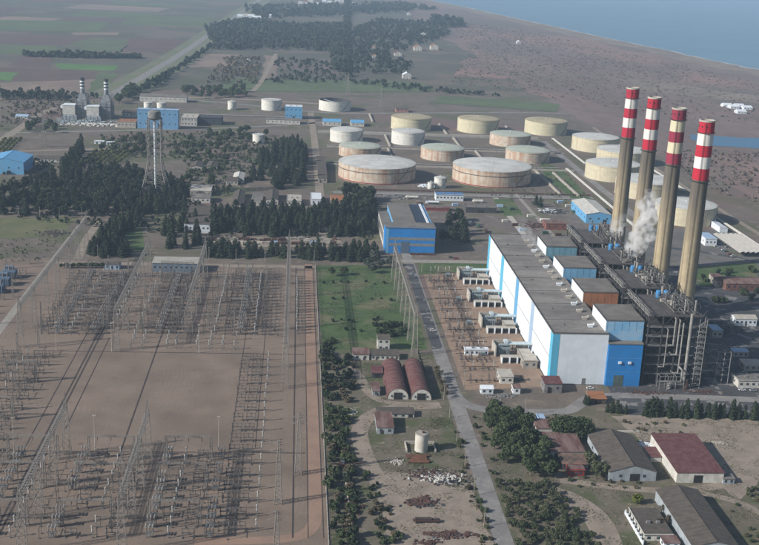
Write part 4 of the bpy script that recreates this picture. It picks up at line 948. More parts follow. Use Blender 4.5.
gantry(-67, 690, 814, 5, 'lattice gantry line right of the control building', (-42,))
gantry(-3.5, 600, 840, 8, 'long lattice gantry line near the reddish track', (-63,))
gantry(78.5, 657, 821, 7, 'lattice gantry line between lawn and main road', (-81,))
gantry(-110.5, 417, 509, 4, 'lattice gantry line at the lower left of the empty field')
gantry(-69.5, 417, 501, 4, 'lattice gantry line at the bottom below the empty field')
for xt, yt, yb, lab in [(299, 411, 474, 'slender lattice tower beside the reddish track'), (279, 438, 503, 'slender lattice tower left of the one by the reddish track'), (277, 508, 566, 'lattice tower cut by the bottom edge')]:
    p = P(xt-1, yb); h = zat(p.x, p.y, yt); t = thing('lattice_tower', lab, 'tower', (p.x, p.y, 0), group='lattice towers'); lattice(MB(), 0, 0, 0, h-1, 3.4, .7, 14, .2, .13).build('mast', lattice_m, t)
    MB().tube((0, 0, h-1), (0, 0, h+2), .1, .04, 6).build('lightning_rod', steel, t); g = MB()
    for z in (.8, .9): g.bar((-4, 0, h*z), (4, 0, h*z), .2); g.thin((-4, 0, h*z), (0, 0, h*z+1.6), .14); g.thin((4, 0, h*z), (0, 0, h*z+1.6), .14)
    g.build('cross_arm', lattice_m, t)

# ------------------------------------------------------------------ switchyard equipment
iso_m = mat('weathered_zinc', (.13, .125, .12), (.09, .085, .083), scale=.6, var=.2)
ins_me = MB().lathe([(.16, 0), (.30, .15), (.16, .3), (.30, .5), (.16, .65), (.30, .85), (.16, 1.0), (.28, 1.2), (.16, 1.35), (.24, 1.55), (.14, 1.7), (.14, 1.85), (.01, 1.86)], 8).mesh('insulator', insul)
ins_me2 = ins_me.copy(); ins_me2.materials[0] = insul_w
fr_me = MB().box(-2.5, -2.2, -.15, .15, 0, 2.3).box(2.2, 2.5, -.15, .15, 0, 2.3).box(-2.8, 2.8, -.3, .3, 2.3, 2.6).box(-2.6, -2.1, -.9, .9, 0, .25).box(2.1, 2.6, -.9, .9, 0, .25).mesh('base_frame', iso_m)
arm_me = MB().tube((-2.6, 0, 4.5), (2.6, 0, 4.5), .13, None, 6).box(-.5, .5, -.25, .25, 4.4, 4.75).box(-2.7, -2.2, -.2, .2, 4.4, 4.8).box(2.2, 2.7, -.2, .2, 4.4, 4.8).mesh('contact_arm', iso_m)
def make_iso():
    t = thing('isolator_switch', '', 'isolator'); link('base_frame', fr_me, t); link('contact_arm', arm_me, t)
    KIDS_ = [link('insulator', ins_me, t, (x, 0, 2.6)) for x in (-2.4, 0, 2.4)]
    return t
ped_me = MB().box(-.4, .4, -.4, .4, 0, .4).box(-.18, .18, -.18, .18, .4, 2.6).box(-.5, .5, -.3, .3, 2.6, 2.85).mesh('pedestal', steel)
cap_me = MB().lathe([(.4, 0), (.46, .1), (.46, .7), (.3, .95), (.01, 1.0)], 10).mesh('head', insul_w)
def make_ct():
    t = thing('instrument_transformer', '', 'transformer'); link('pedestal', ped_me, t); o = link('insulator', ins_me2, t, (0, 0, 2.85)); o.scale = (1.3, 1.3, 1.25); link('head', cap_me, t, (0, 0, 5.1)); return t
brk_me = MB().box(-1.7, -1.4, -.2, .2, 0, 2.6).box(1.4, 1.7, -.2, .2, 0, 2.6).box(-2, 2, -.5, .5, 2.6, 3.0).box(-.7, .7, -.6, .6, .9, 2.2).mesh('base_frame', steel)
tee_me = MB().tube((0, -1.5, 5.7), (0, 1.5, 5.7), .3, None, 8).box(-.3, .3, -.35, .35, 4.8, 5.5).mesh('interrupter', insul_w)
def make_brk():
    t = thing('circuit_breaker', '', 'circuit breaker'); link('base_frame', brk_me, t)
    for x in (-1.5, 0, 1.5): link('insulator', ins_me, t, (x, 0, 3.0)); link('interrupter', tee_me, t, (x, 0, 0))
    return t
protos = {'i': make_iso, 'c': make_ct, 'b': make_brk}; first = {}
NAMES = {'i': 'isolator switch', 'c': 'porcelain post', 'b': 'circuit breaker'}
GRP = {'i': 'isolator switches of the switchyard', 'c': 'instrument transformers of the switchyard', 'b': 'circuit breakers of the switchyard'}
def equip(k, x, y, rz, lab):
    if k not in first:
        o = protos[k](); first[k] = o; KIDS[o.name] = list(o.children_recursive) if False else [c for c in bpy.data.objects if c.parent == o]
        o.location = (x, y, 0.03); o.rotation_euler = (0, 0, rz); o['label'] = lab; o['group'] = GRP[k]; return o
    c = copy_tree(first[k], None, (x, y, 0.03), rz, lab); return c
def zone(xs, y0, y1, step, kinds, where, jit=.3, skip=.06, rz=0):
    ys = []; y = y0
    while y <= y1: ys.append(y); y += step
    for ci, x in enumerate(xs):
        k = kinds[ci % len(kinds)]
        for ri, yy in enumerate(ys):
            if R.random() < skip: continue
            equip(k, x + R.uniform(-jit, jit), yy + R.uniform(-jit, jit), rz + R.uniform(-.04, .04),
                  '%s, %s from near end, %s column %s' % (NAMES[k], ordn(ri), ordn(ci), where))
zone([-28, -21.2, -14], 436, 650, 13, 'iic', 'right of the empty field', skip=0)
zone([-50.5, -42, -34, -24.5, -17], 690, 834, 7.3, 'cibci', 'right of control building')
zone([3.2, 6.6], 694, 818, 6.2, 'ci', 'beside the reddish track', skip=0)
zone([-101, -94, -86.8, -79, -73], 690, 824, 8.2, 'cibic', 'below control building')
zone([-160, -152, -143.5, -136, -128.5, -117], 686, 822, 8.6, 'ibcibc', 'in upper left block')
zone([-173, -167, -160.5, -154.2, -147.8], 500, 655, 13, 'iic', 'left of the twin trenches')
zone([-141, -132, -119, -101, -93, -84, -76, -60, -51.5, -43, -34], 430, 509, 8.6, 'ibcbicibcib', 'in the bottom block')
bs_me = MB().box(-2.2, -2.0, -.1, .1, 0, 3.4).box(2.0, 2.2, -.1, .1, 0, 3.4).tube((-2.1, 0, 3.4), (-2.1, 0, 5.0), .2, .14, 6).tube((2.1, 0, 3.4), (2.1, 0, 5.0), .2, .14, 6).tube((-3.6, 0, 5.1), (3.6, 0, 5.1), .14, None, 6).box(-2.5, -1.7, -.4, .4, 0, .3).box(1.7, 2.5, -.4, .4, 0, .3).mesh('bus_support', iso_m)
def bus_zone(xs, y0, y1, step, where):
    for ci, x in enumerate(xs):
        y = y0; ri = 0
        while y < y1:
            if R.random() > .12: tag(link('bus_support', bs_me, None, (x+R.uniform(-.4, .4), y+R.uniform(-.5, .5), .03), R.choice((0, 0, PI/2))), 'bus support, %s from near end, %s column %s' % (ordn(ri), ordn(ci), where), 'bus support', 'bus supports of the switchyard')
            y += step; ri += 1
bus_zone([-164, -148, -132.5, -122], 688, 822, 7.4, 'in upper left block')
bus_zone([-105, -97.5, -90.5, -82.5, -76], 690, 824, 9, 'below control building')
bus_zone([-58, -46, -38, -29, -20.5, -11], 690, 834, 9, 'right of control building')
bus_zone([-145, -125, -106, -80, -55.5, -38.5, -26], 431, 509, 8, 'in the bottom block')
bus_zone([-179, -164, -151], 505, 655, 13, 'left of twin trenches')
zone([-215, -205], 690, 820, 16, 'ci', 'left of concrete lane')
zone([108, 113.5, 119, 125], 614, 850, 19, 'icic', 'on the orange gravel', .8, .25, PI/2)
zone([-101, -94, -79, -73, -60, -52, -44, -36], 662, 682, 9, 'c', 'below the upper blocks')
lm_me = lattice(MB(), 0, 0, 0, 17, 1.3, .5, 9, .13, .09).mesh('lattice_mast', lattice_m)
LMP = sorted([(-165, 700), (-156, 742), (-147, 690), (-132, 760), (-122, 700), (-164, 790), (-140, 815), (-104, 752), (-97, 690), (-90, 800), (-81, 720), (-70, 690), (-56, 700), (-47, 760), (-38, 690), (-29, 745), (-20, 800), (-12, 700), (-158, 660), (-158, 600), (-158, 560), (-166, 640), (-204, 700), (-198, 760), (-220, 830), (-206, 845)], key=lambda q_: proj((*q_, 0))[0])
for k in range(26):
    x, y = LMP[k]
    tag(link('lattice_mast', lm_me, None, (x, y, 0)), 'slim lattice mast, %s from the left among the switchgear' % ordn(k), 'mast', 'slim lattice masts')
def bullet(x, y, L, lab):
    t = thing('pressure_vessel', lab, 'tank', (*P(x, y).to_2d(), 0)); MB().tube((-L/2, 0, 2.2), (L/2, 0, 2.2), 1.5, None, 16).build('shell', offwhite, t, True)
    for s in (-1, 1):
        MB().tube((s*L/2, 0, 2.2), (s*(L/2+.9), 0, 2.2), 1.5, .6, 16).build('end_cap', offwhite, t, True); MB().box(s*L/3-.4, s*L/3+.4, -1.2, 1.2, 0, 1.2).build('saddle', concrete, t)
bullet(412, 199, 12, 'white horizontal vessel left of the tank lorry'); bullet(478, 203, 10, 'white horizontal vessel right of the pump house'); bullet(545, 222, 9, 'white horizontal vessel in the brown store yard')
cont_me = [MB().box(-3, 3, -1.2, 1.2, .15, 2.6).box(-2.9, -2.4, -1.2, 1.2, 0, .15).box(2.4, 2.9, -1.2, 1.2, 0, .15).box(-3.03, -2.9, -1.22, 1.22, .1, 2.65).box(2.9, 3.03, -1.22, 1.22, .1, 2.65).mesh('container', m_) for m_ in (rust, pale_blue, offwhite, mat('green_container', (.06, .12, .09)))]
for k, (x, y) in enumerate(sorted([(470, 224), (478, 227), (486, 232), (505, 222), (515, 226), (522, 231), (530, 217), (560, 203), (568, 207), (575, 213), (420, 205), (455, 206), (500, 207), (512, 210), (545, 234), (558, 236)])):
    p = P(x, y); tag(link('container', cont_me[k % 4], None, (p.x, p.y, .04), R.choice((0, PI/2, .2))), 'storage container, %s from the left in the store yard, %s' % (ordn(k), ('rusty', 'pale blue', 'off white', 'dark green')[k % 4]), 'container', 'containers of the store yard')
# small bus portals
pc = lattice(MB(), 0, 0, 0, 13, 1.5, .8, 7, .16, .1).mesh('lattice_post', lattice_m)
def portal(x, y, wd, lab, run=0):
    t = thing('bus_portal', lab, 'portal', (x, y, 0), group='bus portals of the switchyard')
    link('lattice_post', pc, t, (-wd/2, 0, 0)); link('lattice_post', pc, t, (wd/2, 0, 0)); g = MB(); nb = int(wd/1.6)
    for s in (-.4, .4):
        for z in (12.4, 13.2): g.thin((-wd/2, s, z), (wd/2, s, z), .16)
    for k in range(nb):
        u, v_ = -wd/2+wd*k/nb, -wd/2+wd*(k+1)/nb
        g.thin((u, -.4, 12.4), (v_, -.4, 13.2), .12); g.thin((u, -.4, 13.2), (v_, .4, 13.2), .12)
    g.build('beam', lattice_m, t)
    for q in (-.3, 0, .3):
        MB().tube((wd*q, 0, 12.3), (wd*q, 0, 10.4), .2, None, 6).build('insulator_string', insul, t)
        if run: MB().tube((wd*q, 0, 10.4), (wd*q, run, 10.4), .07, None, 5).build('conductor', steel_dark, t)
for bi, (xc, wd, where) in enumerate([(-42, 22, 'right of the control building'), (-88, 24, 'below the control building'), (-140, 30, 'in the upper left block')]):
    for k, y in enumerate((700, 728, 757, 786, 814)): portal(xc, y, wd, 'lattice bus portal, %s from the near end %s' % (ordn(k), where), 28.5 if k < 4 else 0)
for bi, (xc, wd) in enumerate([(-126, 24), (-88, 22), (-50, 22)]):
    for k, y in enumerate((440, 476, 505)): portal(xc, y, wd, 'lattice bus portal, %s from the near end, %s from the left in the bottom block' % (ordn(k), ordn(bi)), (36, 29, 0)[k])
for k, y in enumerate((552, 604)): portal(-155, y, 16, 'lattice bus portal, %s of two left of the twin trenches' % ordn(k))
# lightning masts and lamps
mast_me = MB().tube((0, 0, 0), (0, 0, 19), .22, .08, 6).box(-.8, .8, -.25, .25, 18.6, 19).mesh('mast', conc_light)
for k, (x, y) in enumerate(sorted([(-137, 512), (-112, 655), (-58, 655), (-146, 655), (-98, 516), (-36, 516)], key=lambda q_: proj((*q_, 0))[0])):
    tag(link('light_mast', mast_me, None, (x, y, 0)), 'thin floodlight mast, %s from the left in the switchyard' % ordn(k), 'mast', 'floodlight masts')
lamp_me = MB().tube((0, 0, 0), (0, 0, 10), .16, .1, 6).tube((0, 0, 9.9), (0, -1.6, 10.3), .09, None, 6).box(-.25, .25, -2.3, -1.5, 10.2, 10.45).mesh('lamp', conc_light)
for k, (x, y) in enumerate([(18.5, 217), (40, 217.5), (59.5, 218), (82, 218), (98, 257), (209, 259), (236, 261), (265, 262), (314, 263)]):
    p = P(x, y); tag(link('street_lamp', lamp_me, None, p), 'slim street lamp, %s from the left along the upper edge of the switchyard' % ordn(k), 'street lamp', 'street lamps along the tree belt')
up_me = MB().tube((0, 0, 0), (0, 0, 11), .2, .12, 6).box(-1.1, 1.1, -.08, .08, 10, 10.2).mesh('utility_pole', concrete)
for k, y in enumerate((845, 800, 762, 722, 690, 655, 628, 606)):
    tag(link('utility_pole', up_me, None, (103.2, y, 0)), 'concrete utility pole, %s from the far end on the right of the main road' % ordn(k), 'pole', 'poles along the main road')
for k, y in enumerate((585, 560, 530, 500, 470, 440)):
    tag(link('utility_pole', up_me, None, (88.5, y, 0)), 'concrete utility pole, %s from the far end on the left of the near road' % ordn(k), 'pole', 'poles along the main road')
for k, (x, y) in enumerate(((118, 566), (132, 564), (172, 584))):
    tag(link('utility_pole', up_me, None, (x, y, 0)), 'concrete utility pole, %s from the left along the curving road' % ordn(k), 'pole', 'poles along the main road')
# switchyard fence
t = thing('fence', 'concrete post fence along the right edge of the switchyard', 'fence', (17.9, 424, 0))
fp = MB().box(-.12, .12, -.12, .12, 0, 2.6).mesh('post', conc_light)
for k in range(109): link('post', fp, t, (0, k*4, 0))
MB().box(-.2, .2, 0, 434, .0, .45).build('plinth', conc_light, t)
wr = MB()
for z in (.9, 1.5, 2.1): wr.thin((0, 0, z), (0, 434, z), .06)
wr.build('wire', steel, t)

# ------------------------------------------------------------------ transformers beside the hall
tr_m = mat('transformer_paint', (.26, .31, .33), (.20, .24, .26), scale=.5, var=.25)
duct_w = mat('bus_duct_paint', (.50, .58, .62), (.42, .5, .54), scale=.4, var=.2)
for i, y in enumerate((662, 718, 775, 831)):
    pos = ordn(i) + ' from the camera'
    t = thing('transformer', 'grey blue main transformer, %s beside the hall' % pos, 'transformer', (137, y, 0), group='main transformers')
    MB().box(-4, 4, -2.2, 2.2, .4, 5).build('tank', tr_m, t); MB().box(-5, 5, -3, 3, 0, .4).build('plinth', concrete, t)
    for s in (-1, 1):
        for k in range(6): MB().box(-3.6+k*1.25, -2.9+k*1.25, min(s*2.3, s*3.6), max(s*2.3, s*3.6), .9, 4.4).build('radiator', tr_m, t)
    MB().tube((-3.5, -1.2, 6.6), (2.5, -1.2, 6.6), .8, None, 12).tube((-2.5, -1.2, 5), (-2.5, -1.2, 6), .15).tube((1.5, -1.2, 5), (1.5, -1.2, 6), .15).build('conservator', tr_m, t)
    for k in range(3): o = link('bushing', ins_me, t, (-2.4+k*2.4, 1, 5)); o.scale = (1.4, 1.4, 1.6)
    t = thing('bus_duct', 'pale blue bus ducts on a frame, %s between transformer and hall' % pos, 'bus duct', (142, y+2.5, 0), group='bus ducts to the hall')
    for k in range(3): MB().tube((-2, -1.6+k*1.6, 6.4), (13.8, -1.6+k*1.6, 6.4), .62, None, 10).build('duct', duct_w, t)
    for x in (2, 8): MB().box(x-.2, x+.2, -2.6, -2.2, 0, 5.5).box(x-.2, x+.2, 2.2, 2.6, 0, 5.5).box(x-.25, x+.25, -2.6, 2.6, 5.5, 5.77).build('support', steel, t)
    MB().box(-4.5, -2.2, -2.4, 2.4, 5.2, 8.6).build('duct_head', duct_w, t)
    t = thing('fire_wall', 'pale concrete blast wall, %s around its transformer' % pos, 'wall', (130.5, y-6, 0), group='transformer blast walls')
    MB().box(0, .8, 0, 13, 0, 7).build('wall', conc_light, t); MB().box(.81, 13, 13.2, 13.9, 0, 7).build('side_wall', conc_light, t); MB().box(16, 24, 12.5, 13.2, 0, 6).build('side_wall', conc_light, t)
    t = thing('cooler_bank', 'row of four cooler cells, %s in the transformer yard' % pos, 'cooler', (133, y-17, 0), group='cooler banks')
    MB().box(0, 20, 1.2, 6, 0, 3.6).build('housing', conc_light, t)
    for k in range(4): MB().box(1+k*4.9, 4.6+k*4.9, .6, 1.19, .5, 3.2).build('cell', dark, t)
    for k in range(5): MB().box(-.2+k*4.95, .5+k*4.95, -.8, 1.15, 0, 3.8).build('pier', white, t)
    B('equipment_hut', 'flat roofed equipment hut, %s behind the coolers' % pos, 'hut', (145.5, 153, y-12, y-3, 4.5), concrete, conc_light, 'flat', 0, (2, 1, 1), (.5, 1.2, 2.2))
    t = thing('auxiliary_transformer', 'small auxiliary transformer, %s on the brown gravel' % pos, 'transformer', (123, y+R.uniform(-8, 8), 0), group='auxiliary transformers')
    MB().box(-1.6, 1.6, -1.2, 1.2, .2, 2.8).build('tank', tr_m, t); MB().box(-2, 2, -1.6, 1.6, 0, .2).build('plinth', concrete, t)
    for k in range(5): MB().box(-1.4+k*.6, -1.1+k*.6, -1.9, -1.21, .6, 2.4).build('radiator', tr_m, t)
    for k in range(3):
        x = 108 + k*6
        equip('i', x, y-14, PI/2, 'isolator on orange gravel, %s from the road at the %s transformer' % (ordn(k), ordn(i)))
        equip('c', x+2, y+9, 0, 'instrument post on orange gravel, %s from the road at the %s transformer' % (ordn(k), ordn(i)))
# low rails across the gravel
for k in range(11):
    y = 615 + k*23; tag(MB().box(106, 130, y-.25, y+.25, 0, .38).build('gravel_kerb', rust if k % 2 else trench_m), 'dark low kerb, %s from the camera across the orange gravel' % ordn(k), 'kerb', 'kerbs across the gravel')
# transformers at the left edge
bl_m = mat('blue_transformer', (.14, .20, .28), (.10, .15, .22), scale=.4, var=.3)
for i, (x, y) in enumerate(((-212, 772), (-212, 790), (-212, 808), (-226, 800))):
    t = thing('transformer', 'dark blue transformer, %s from the camera at the left edge' % ordn(i), 'transformer', (x, y, 0), group='left edge transformers')
    MB().box(-5, 5, -3.2, 3.2, .4, 6).build('tank', bl_m, t); MB().box(-6, 6, -4, 4, 0, .4).build('plinth', concrete, t)
    for k in range(7): MB().box(-4.6+k*1.4, -3.8+k*1.4, -4.6, -3.21, .9, 5.4).build('radiator', bl_m, t)
    MB().tube((-4, 1.5, 8), (3, 1.5, 8), 1, None, 12).tube((-2.5, 1.5, 6), (-2.5, 1.5, 7.2), .2).tube((1.5, 1.5, 6), (1.5, 1.5, 7.2), .2).build('conservator', bl_m, t)
    for k in range(3): o = link('bushing', ins_me, t, (-3+k*3, -1, 6)); o.scale = (1.6, 1.6, 2)

# ================================================================== SCRAP YARD, CARS AND SMALL THINGS
t = thing('white_tank', 'white upright tank with rusty top in the scrap yard', 'tank', (68.2, 518.6, 0))
MB().lathe([(3.4, 0), (3.4, 9.6)], 28).build('wall', mat('stained_white_tank', (.58, .56, .52), (.5, .46, .4), scale=.3, var=.2, extra=streaks((.3, .2, .13), .6, .75, .05, .6)), t, True)
MB().lathe([(3.55, 9.6), (3.4, 9.9), (.01, 10.3)], 28).build('roof', concrete, t, True); MB().tube((.6, -.4, 10.1), (.6, -.4, 10.9), .7, None, 10).build('hatch', rust, t)
for x0, x1, y0, y1 in ((-8, -7.4, -3, 8), (7, 7.6, -3, 8), (-7.35, 6.95, 7.4, 8)): MB().box(x0, x1, y0, y1, 0, 1.5).build('bund_wall', conc_light, t)
for k in range(7):
    tag(MB().tube((-4-R.random()*2, 0, .62), (4+R.random()*2, 0, .62), .6, None, 12).build('rusty_pipe', mat('orange_rust', (.19, .085, .05), (.12, .06, .04), var=.4)), 'thick rusty pipe, %s from the camera in the stack before the white tank' % ordn(k), 'pipe', 'rusty pipes in front of the white tank').location = (65.5+(k % 2)*.5, 503.8+k*1.25, 0)
def heap(name, lab, c, wx, wy, n, s, mt, hgt=1.2, flat=.5, seed=0):
    r_ = random.Random(seed+n); b_ = MB()
    for _ in range(n):
        x = r_.gauss(0, .5)*wx; y = r_.gauss(0, .5)*wy; z = max(.1, hgt*.7*(1-(x/wx)**2-(y/wy)**2))*r_.uniform(.2, 1); a = r_.uniform(0, PI); L = s*r_.uniform(.3, 1.1)
        dx, dy = math.cos(a)*L/2, math.sin(a)*L/2; dz = r_.uniform(-.3, .3)*L*.4
        if r_.random() < .5: b_.tube((x-dx, y-dy, max(.12, z-dz)), (x+dx, y+dy, max(.12, z+dz)), s*r_.uniform(.05, .2), None, 6)
        else:
            w_ = s*r_.uniform(.2, .6); h_ = s*r_.uniform(.05, .22); cs, sn = math.cos(a), math.sin(a)
            v = [(x+u*cs-q*sn, y+u*sn+q*cs, zz) for zz in (0, max(.15, z*.6)+h_) for u, q in ((-L/2, -w_/2), (L/2, -w_/2), (L/2, w_/2), (-L/2, w_/2))]
            b_.add(v, [(4, 5, 6, 7), (0, 1, 5, 4), (1, 2, 6, 5), (2, 3, 7, 6), (3, 0, 4, 7)])
    o = b_.build(name, mt); o.location = (c[0], c[1], .03); return tag(o, lab, 'scrap', kind='stuff')
q = lambda x, y: P(x, y).to_2d()
heap('scrap_heap', 'wide heap of grey and white scrap below the rusty pipes', q(440, 478), 11, 5, 150, 2.0, offwhite, 1.4, seed=1)
heap('scrap_heap', 'brown scrap mixed through the wide heap', q(432, 475), 14, 7, 200, 1.6, rust, 1.5, seed=2)
heap('scrap_heap', 'grey iron mixed through the wide heap', q(436, 476), 12, 6, 130, 1.6, steel, 1.3, seed=31)
heap('scrap_heap', 'dark pieces among the red brown frames', q(423, 503), 7, 4, 70, 2, steel_dark, 1.1, seed=32)
heap('scrap_heap', 'dark debris strewn along the left bushes', q(350, 490), 4, 16, 140, 1.8, steel_dark, 1, seed=33)
heap('scrap_heap', 'grey debris strewn on the rusty beams', q(446, 536), 9, 3, 70, 1.6, steel, .9, seed=34)
heap('scrap_heap', 'dark scrap scattered at the right of the wide heap', q(450, 482), 9, 4, 90, 1.8, steel_dark, 1.2, seed=3)
heap('scrap_heap', 'heap of pale boards left of the rusty pipes', q(396, 462), 4.5, 3, 50, 1.8, conc_light, 1.1, seed=4)
heap('scrap_heap', 'heap of red brown frames in the middle of the dirt lot', q(422, 502), 7, 4, 90, 3, rust, 1.2, seed=5)
heap('scrap_heap', 'dark red scrap along the left bushes', q(352, 505), 4, 10, 110, 2.6, mat('dark_rust', (.085, .04, .032), (.06, .035, .03)), 1.2, seed=6)
heap('scrap_heap', 'long strip of rusty beams at the lower right of the dirt lot', q(448, 535), 9, 2.6, 90, 3, rust, 1, seed=7)
heap('scrap_heap', 'rusty scrap at the bottom edge', q(428, 543), 5, 2.5, 60, 2, rust, 1, seed=8)
heap('scrap_heap', 'white sacks of rubble at the bottom of the dirt lot', q(434, 534), 3, 1, 26, .9, white, .7, seed=9)
heap('scrap_heap', 'pale rubble among bushes at the left of the dirt track', q(350, 412), 4, 4, 60, 1.6, conc_light, .9, seed=10)
heap('scrap_heap', 'grey broken boards along the fence bushes', q(341, 425), 3, 6, 70, 1.6, steel, 1, seed=11)
heap('scrap_heap', 'white sacks piled behind the red roofed warehouse', q(645, 445), 5.5, 3.2, 110, 1.7, white, 2.0, seed=12)
heap('scrap_heap', 'dark brush and scrap behind the red roofed warehouse', q(672, 440), 9, 4, 140, 2.2, steel_dark, 1.4, seed=13)
heap('scrap_heap', 'reddish scrap patch beside the dark brush', q(684, 437), 5, 2.4, 60, 1.8, rust, 1, seed=14)
heap('scrap_heap', 'small rubble heap on the bare lot', q(718, 443), 4, 2, 50, 1.2, conc_light, .8, seed=15)
heap('scrap_heap', 'rusty pieces at the foot of the nearest boiler', q(650, 393), 14, 3, 90, 1.6, rust, .8, seed=16)
heap('scrap_heap', 'reddish scrap along the road edge right of the boiler', q(705, 392), 12, 2.5, 80, 1.6, rust, .8, seed=17)
heap('scrap_heap', 'mixed junk at the bottom of the transformer yard', q(500, 396), 10, 4, 100, 1.8, steel, .9, seed=18)
heap('scrap_heap', 'dark junk beside the kiosks of the transformer yard', q(515, 380), 8, 4, 60, 2.2, steel_dark, 1.2, seed=19)
heap('scrap_heap', 'white equipment scattered in the store yard', q(548, 211), 10, 8, 50, 3, white, 1.5, seed=20)
heap('scrap_heap', 'grey equipment scattered in the store yard', q(553, 212), 14, 10, 70, 3.4, steel_dark, 1.5, seed=21)
heap('scrap_heap', 'brown piles of the store yard near the far boiler', q(540, 226), 14, 14, 90, 3, rust, 1.6, seed=22)
heap('scrap_heap', 'white machinery left of the small white tank', q(426, 186), 8, 7, 60, 3.5, white, 2.5, seed=23)
heap('scrap_heap', 'dark rocks beside the left concrete lane', q(55, 233), 16, 12, 160, 2.4, mat('grey_rubble', (.12, .105, .09)), 1.4, seed=24)
heap('scrap_heap', 'red and pale clutter below the big tanks', q(405, 197), 30, 10, 110, 4, steel, 1.6, seed=25)
heap('scrap_heap', 'dark clutter right of the nearest boiler', q(715, 330), 16, 16, 120, 3, steel_dark, 2, seed=26)
heap('scrap_heap', 'pale clutter beside the gas turbine units', q(95, 125), 40, 12, 130, 6, offwhite, 2.5, seed=27)
heap('scrap_heap', 'blue and grey pipework beside the gas turbine units', q(85, 122), 40, 14, 130, 7, tr_m, 3, seed=28)
# flatbed trailer in the dirt lot
p = q(427, 522); t = thing('flatbed_trailer', 'rusty flatbed trailer with load in the dirt lot', 'trailer', (p.x, p.y, 0))
MB().box(-6.5, 6, -1.2, 1.2, .95, 1.2).build('bed', rust, t); MB().box(-5.5, 2, -.9, .9, 1.21, 2.1).box(2.4, 5.5, -.6, .8, 1.21, 1.7).build('load', mat('dark_load', (.07, .05, .045)), t)
for x in (-5, -3.8, 4.6):
    for s in (-1, 1): MB().tube((x, s*1.0, .5), (x, s*1.32, .5), .5, None, 12).build('wheel', dark, t)
# concrete pole lying along the bushes with a derelict crane head
tag(MB().tube((0, 0, .6), (.6, -30, .5), .5, .45, 8).box(-1.2, 1.2, -.6, .8, 0, .9).box(.1, 1.1, -30.6, -29.6, 0, .5).build('concrete_pole', conc_light), 'long concrete pole lying along the bushes', 'pole').location = (*q(345, 474), 0)
p = q(343, 467); t = thing('derelict_crane', 'derelict rusty crane lying across the bushes', 'crane', (p.x, p.y, 0))
MB().box(-2, 2, -1.5, 1.5, .4, 2.2).build('body', rust, t); MB().bar((1.5, 0, 1.9), (10, .5, 2.4), .5).bar((-2, 0, 1.6), (-6, .3, 1.8), .6).build('jib', rust, t); MB().box(-1, .6, -1.2, 1.2, 2.21, 3.4).build('cab', steel, t)
for x in (-1.4, 1.4):
    for s in (-1, 1): MB().tube((x, s*1.2, .5), (x, s*1.6, .5), .5, None, 10).build('wheel', dark, t)
tag(MB().box(-7, 7, -1, 1, 0, .5).box(-6.6, 6.6, -.8, .8, .5, .7).build('road_slab', conc_light), 'pale slab lying beside the orange roofed shelter', 'slab').location = (*q(627, 432), 0)
# stored blocks along the pale strip
crate_me = [MB().box(-2, 2, -1.2, 1.2, .12, 2.0).box(-1.8, -1.2, -1.2, 1.2, 0, .12).box(1.2, 1.8, -1.2, 1.2, 0, .12).box(-2.05, 2.05, -1.25, 1.25, 2.0, 2.15).mesh('crate', m_) for m_ in (conc_light, pale_blue, concrete, rust, white)]
for k in range(40):
    x = 208 + (k % 20)*6.6 + R.uniform(-1.5, 1.5); y = 240 + (k//20)*4 + R.uniform(-.8, .8); p = P(x, y); o = link('crate', crate_me[R.choice([0, 2, 1, 2, 2, 3, 3])], None, (p.x, p.y, .06), R.uniform(-.2, .2)); o.scale = (R.uniform(.8, 1.7), R.uniform(.8, 1.3), R.uniform(.6, 1.3))
    tag(o, 'stored block, %s from the left in the %s row of the pale strip' % (ordn(k % 20), ('back', 'front')[k//20]), 'crate', 'stored blocks on the pale strip')
# cars
def car(x, y, rz, c, lab, van=False):
    t = thing('car', lab, 'car', (x, y, .06), rz, 'parked cars')
    mt = mat('car_paint_%d' % int(c[0]*100+c[2]*10), c, tuple(v*.95 for v in c), rough=.35, spec=.5, var=.03)
    h = 1.0 if not van else 1.25
    MB().profy([(-2.1, .35), (2.1, .35), (2.15, .75), (1.3, .92), (-1.9, .95), (-2.15, .8)], -.85, .85).build('body', mt, t)
    cb = MB().profy([(-1.75, .96), (1.05, .93), (.45, 1.42), (-1.35, 1.45)], -.74, .74).build('cabin', glass, t); MB().box(-1.3, .4, -.7, .7, 1.455, 1.5).build('roof', mt, cb)
    wm_ = MB().tube((0, -.12, 0), (0, .12, 0), .33, None, 12).mesh('wheel', dark)
    for a in (-1.35, 1.35):
        for s in (-.78, .78): link('wheel', wm_, t, (a, s, .33))
ccol = [(.6, .6, .6), (.3, .31, .32), (.55, .55, .56), (.05, .06, .08), (.25, .04, .04), (.62, .62, .6)]
for k, (x, y) in enumerate([(716, 246.8), (720, 248.2), (723.5, 250.3), (726, 252), (729.5, 254.5), (733, 256.5), (722, 244.5), (727, 247.5)]):
    p = P(x, y); car(p.x, p.y, .15 + R.uniform(-.2, .2), ccol[k % 6], 'parked car, %s from the left by the slatted canopy' % ordn(k))
for k, (x, y, rz) in enumerate([(433, 331, 0), (451, 258, 0), (456, 259, .1), (590, 389, 0), (742, 390.5, 0), (753, 391, .1), (744, 374, 0)]):
    p = P(x, y); car(p.x, p.y, rz, ccol[(k+2) % 6], ['pale car crossing the main road shade', 'dark car left on the workshop road', 'second car on the workshop road', 'car in front of the blue annex', 'white car beside the dark wide hut', 'second car beside the dark wide hut', 'car in the boiler shadow at the right'][k])
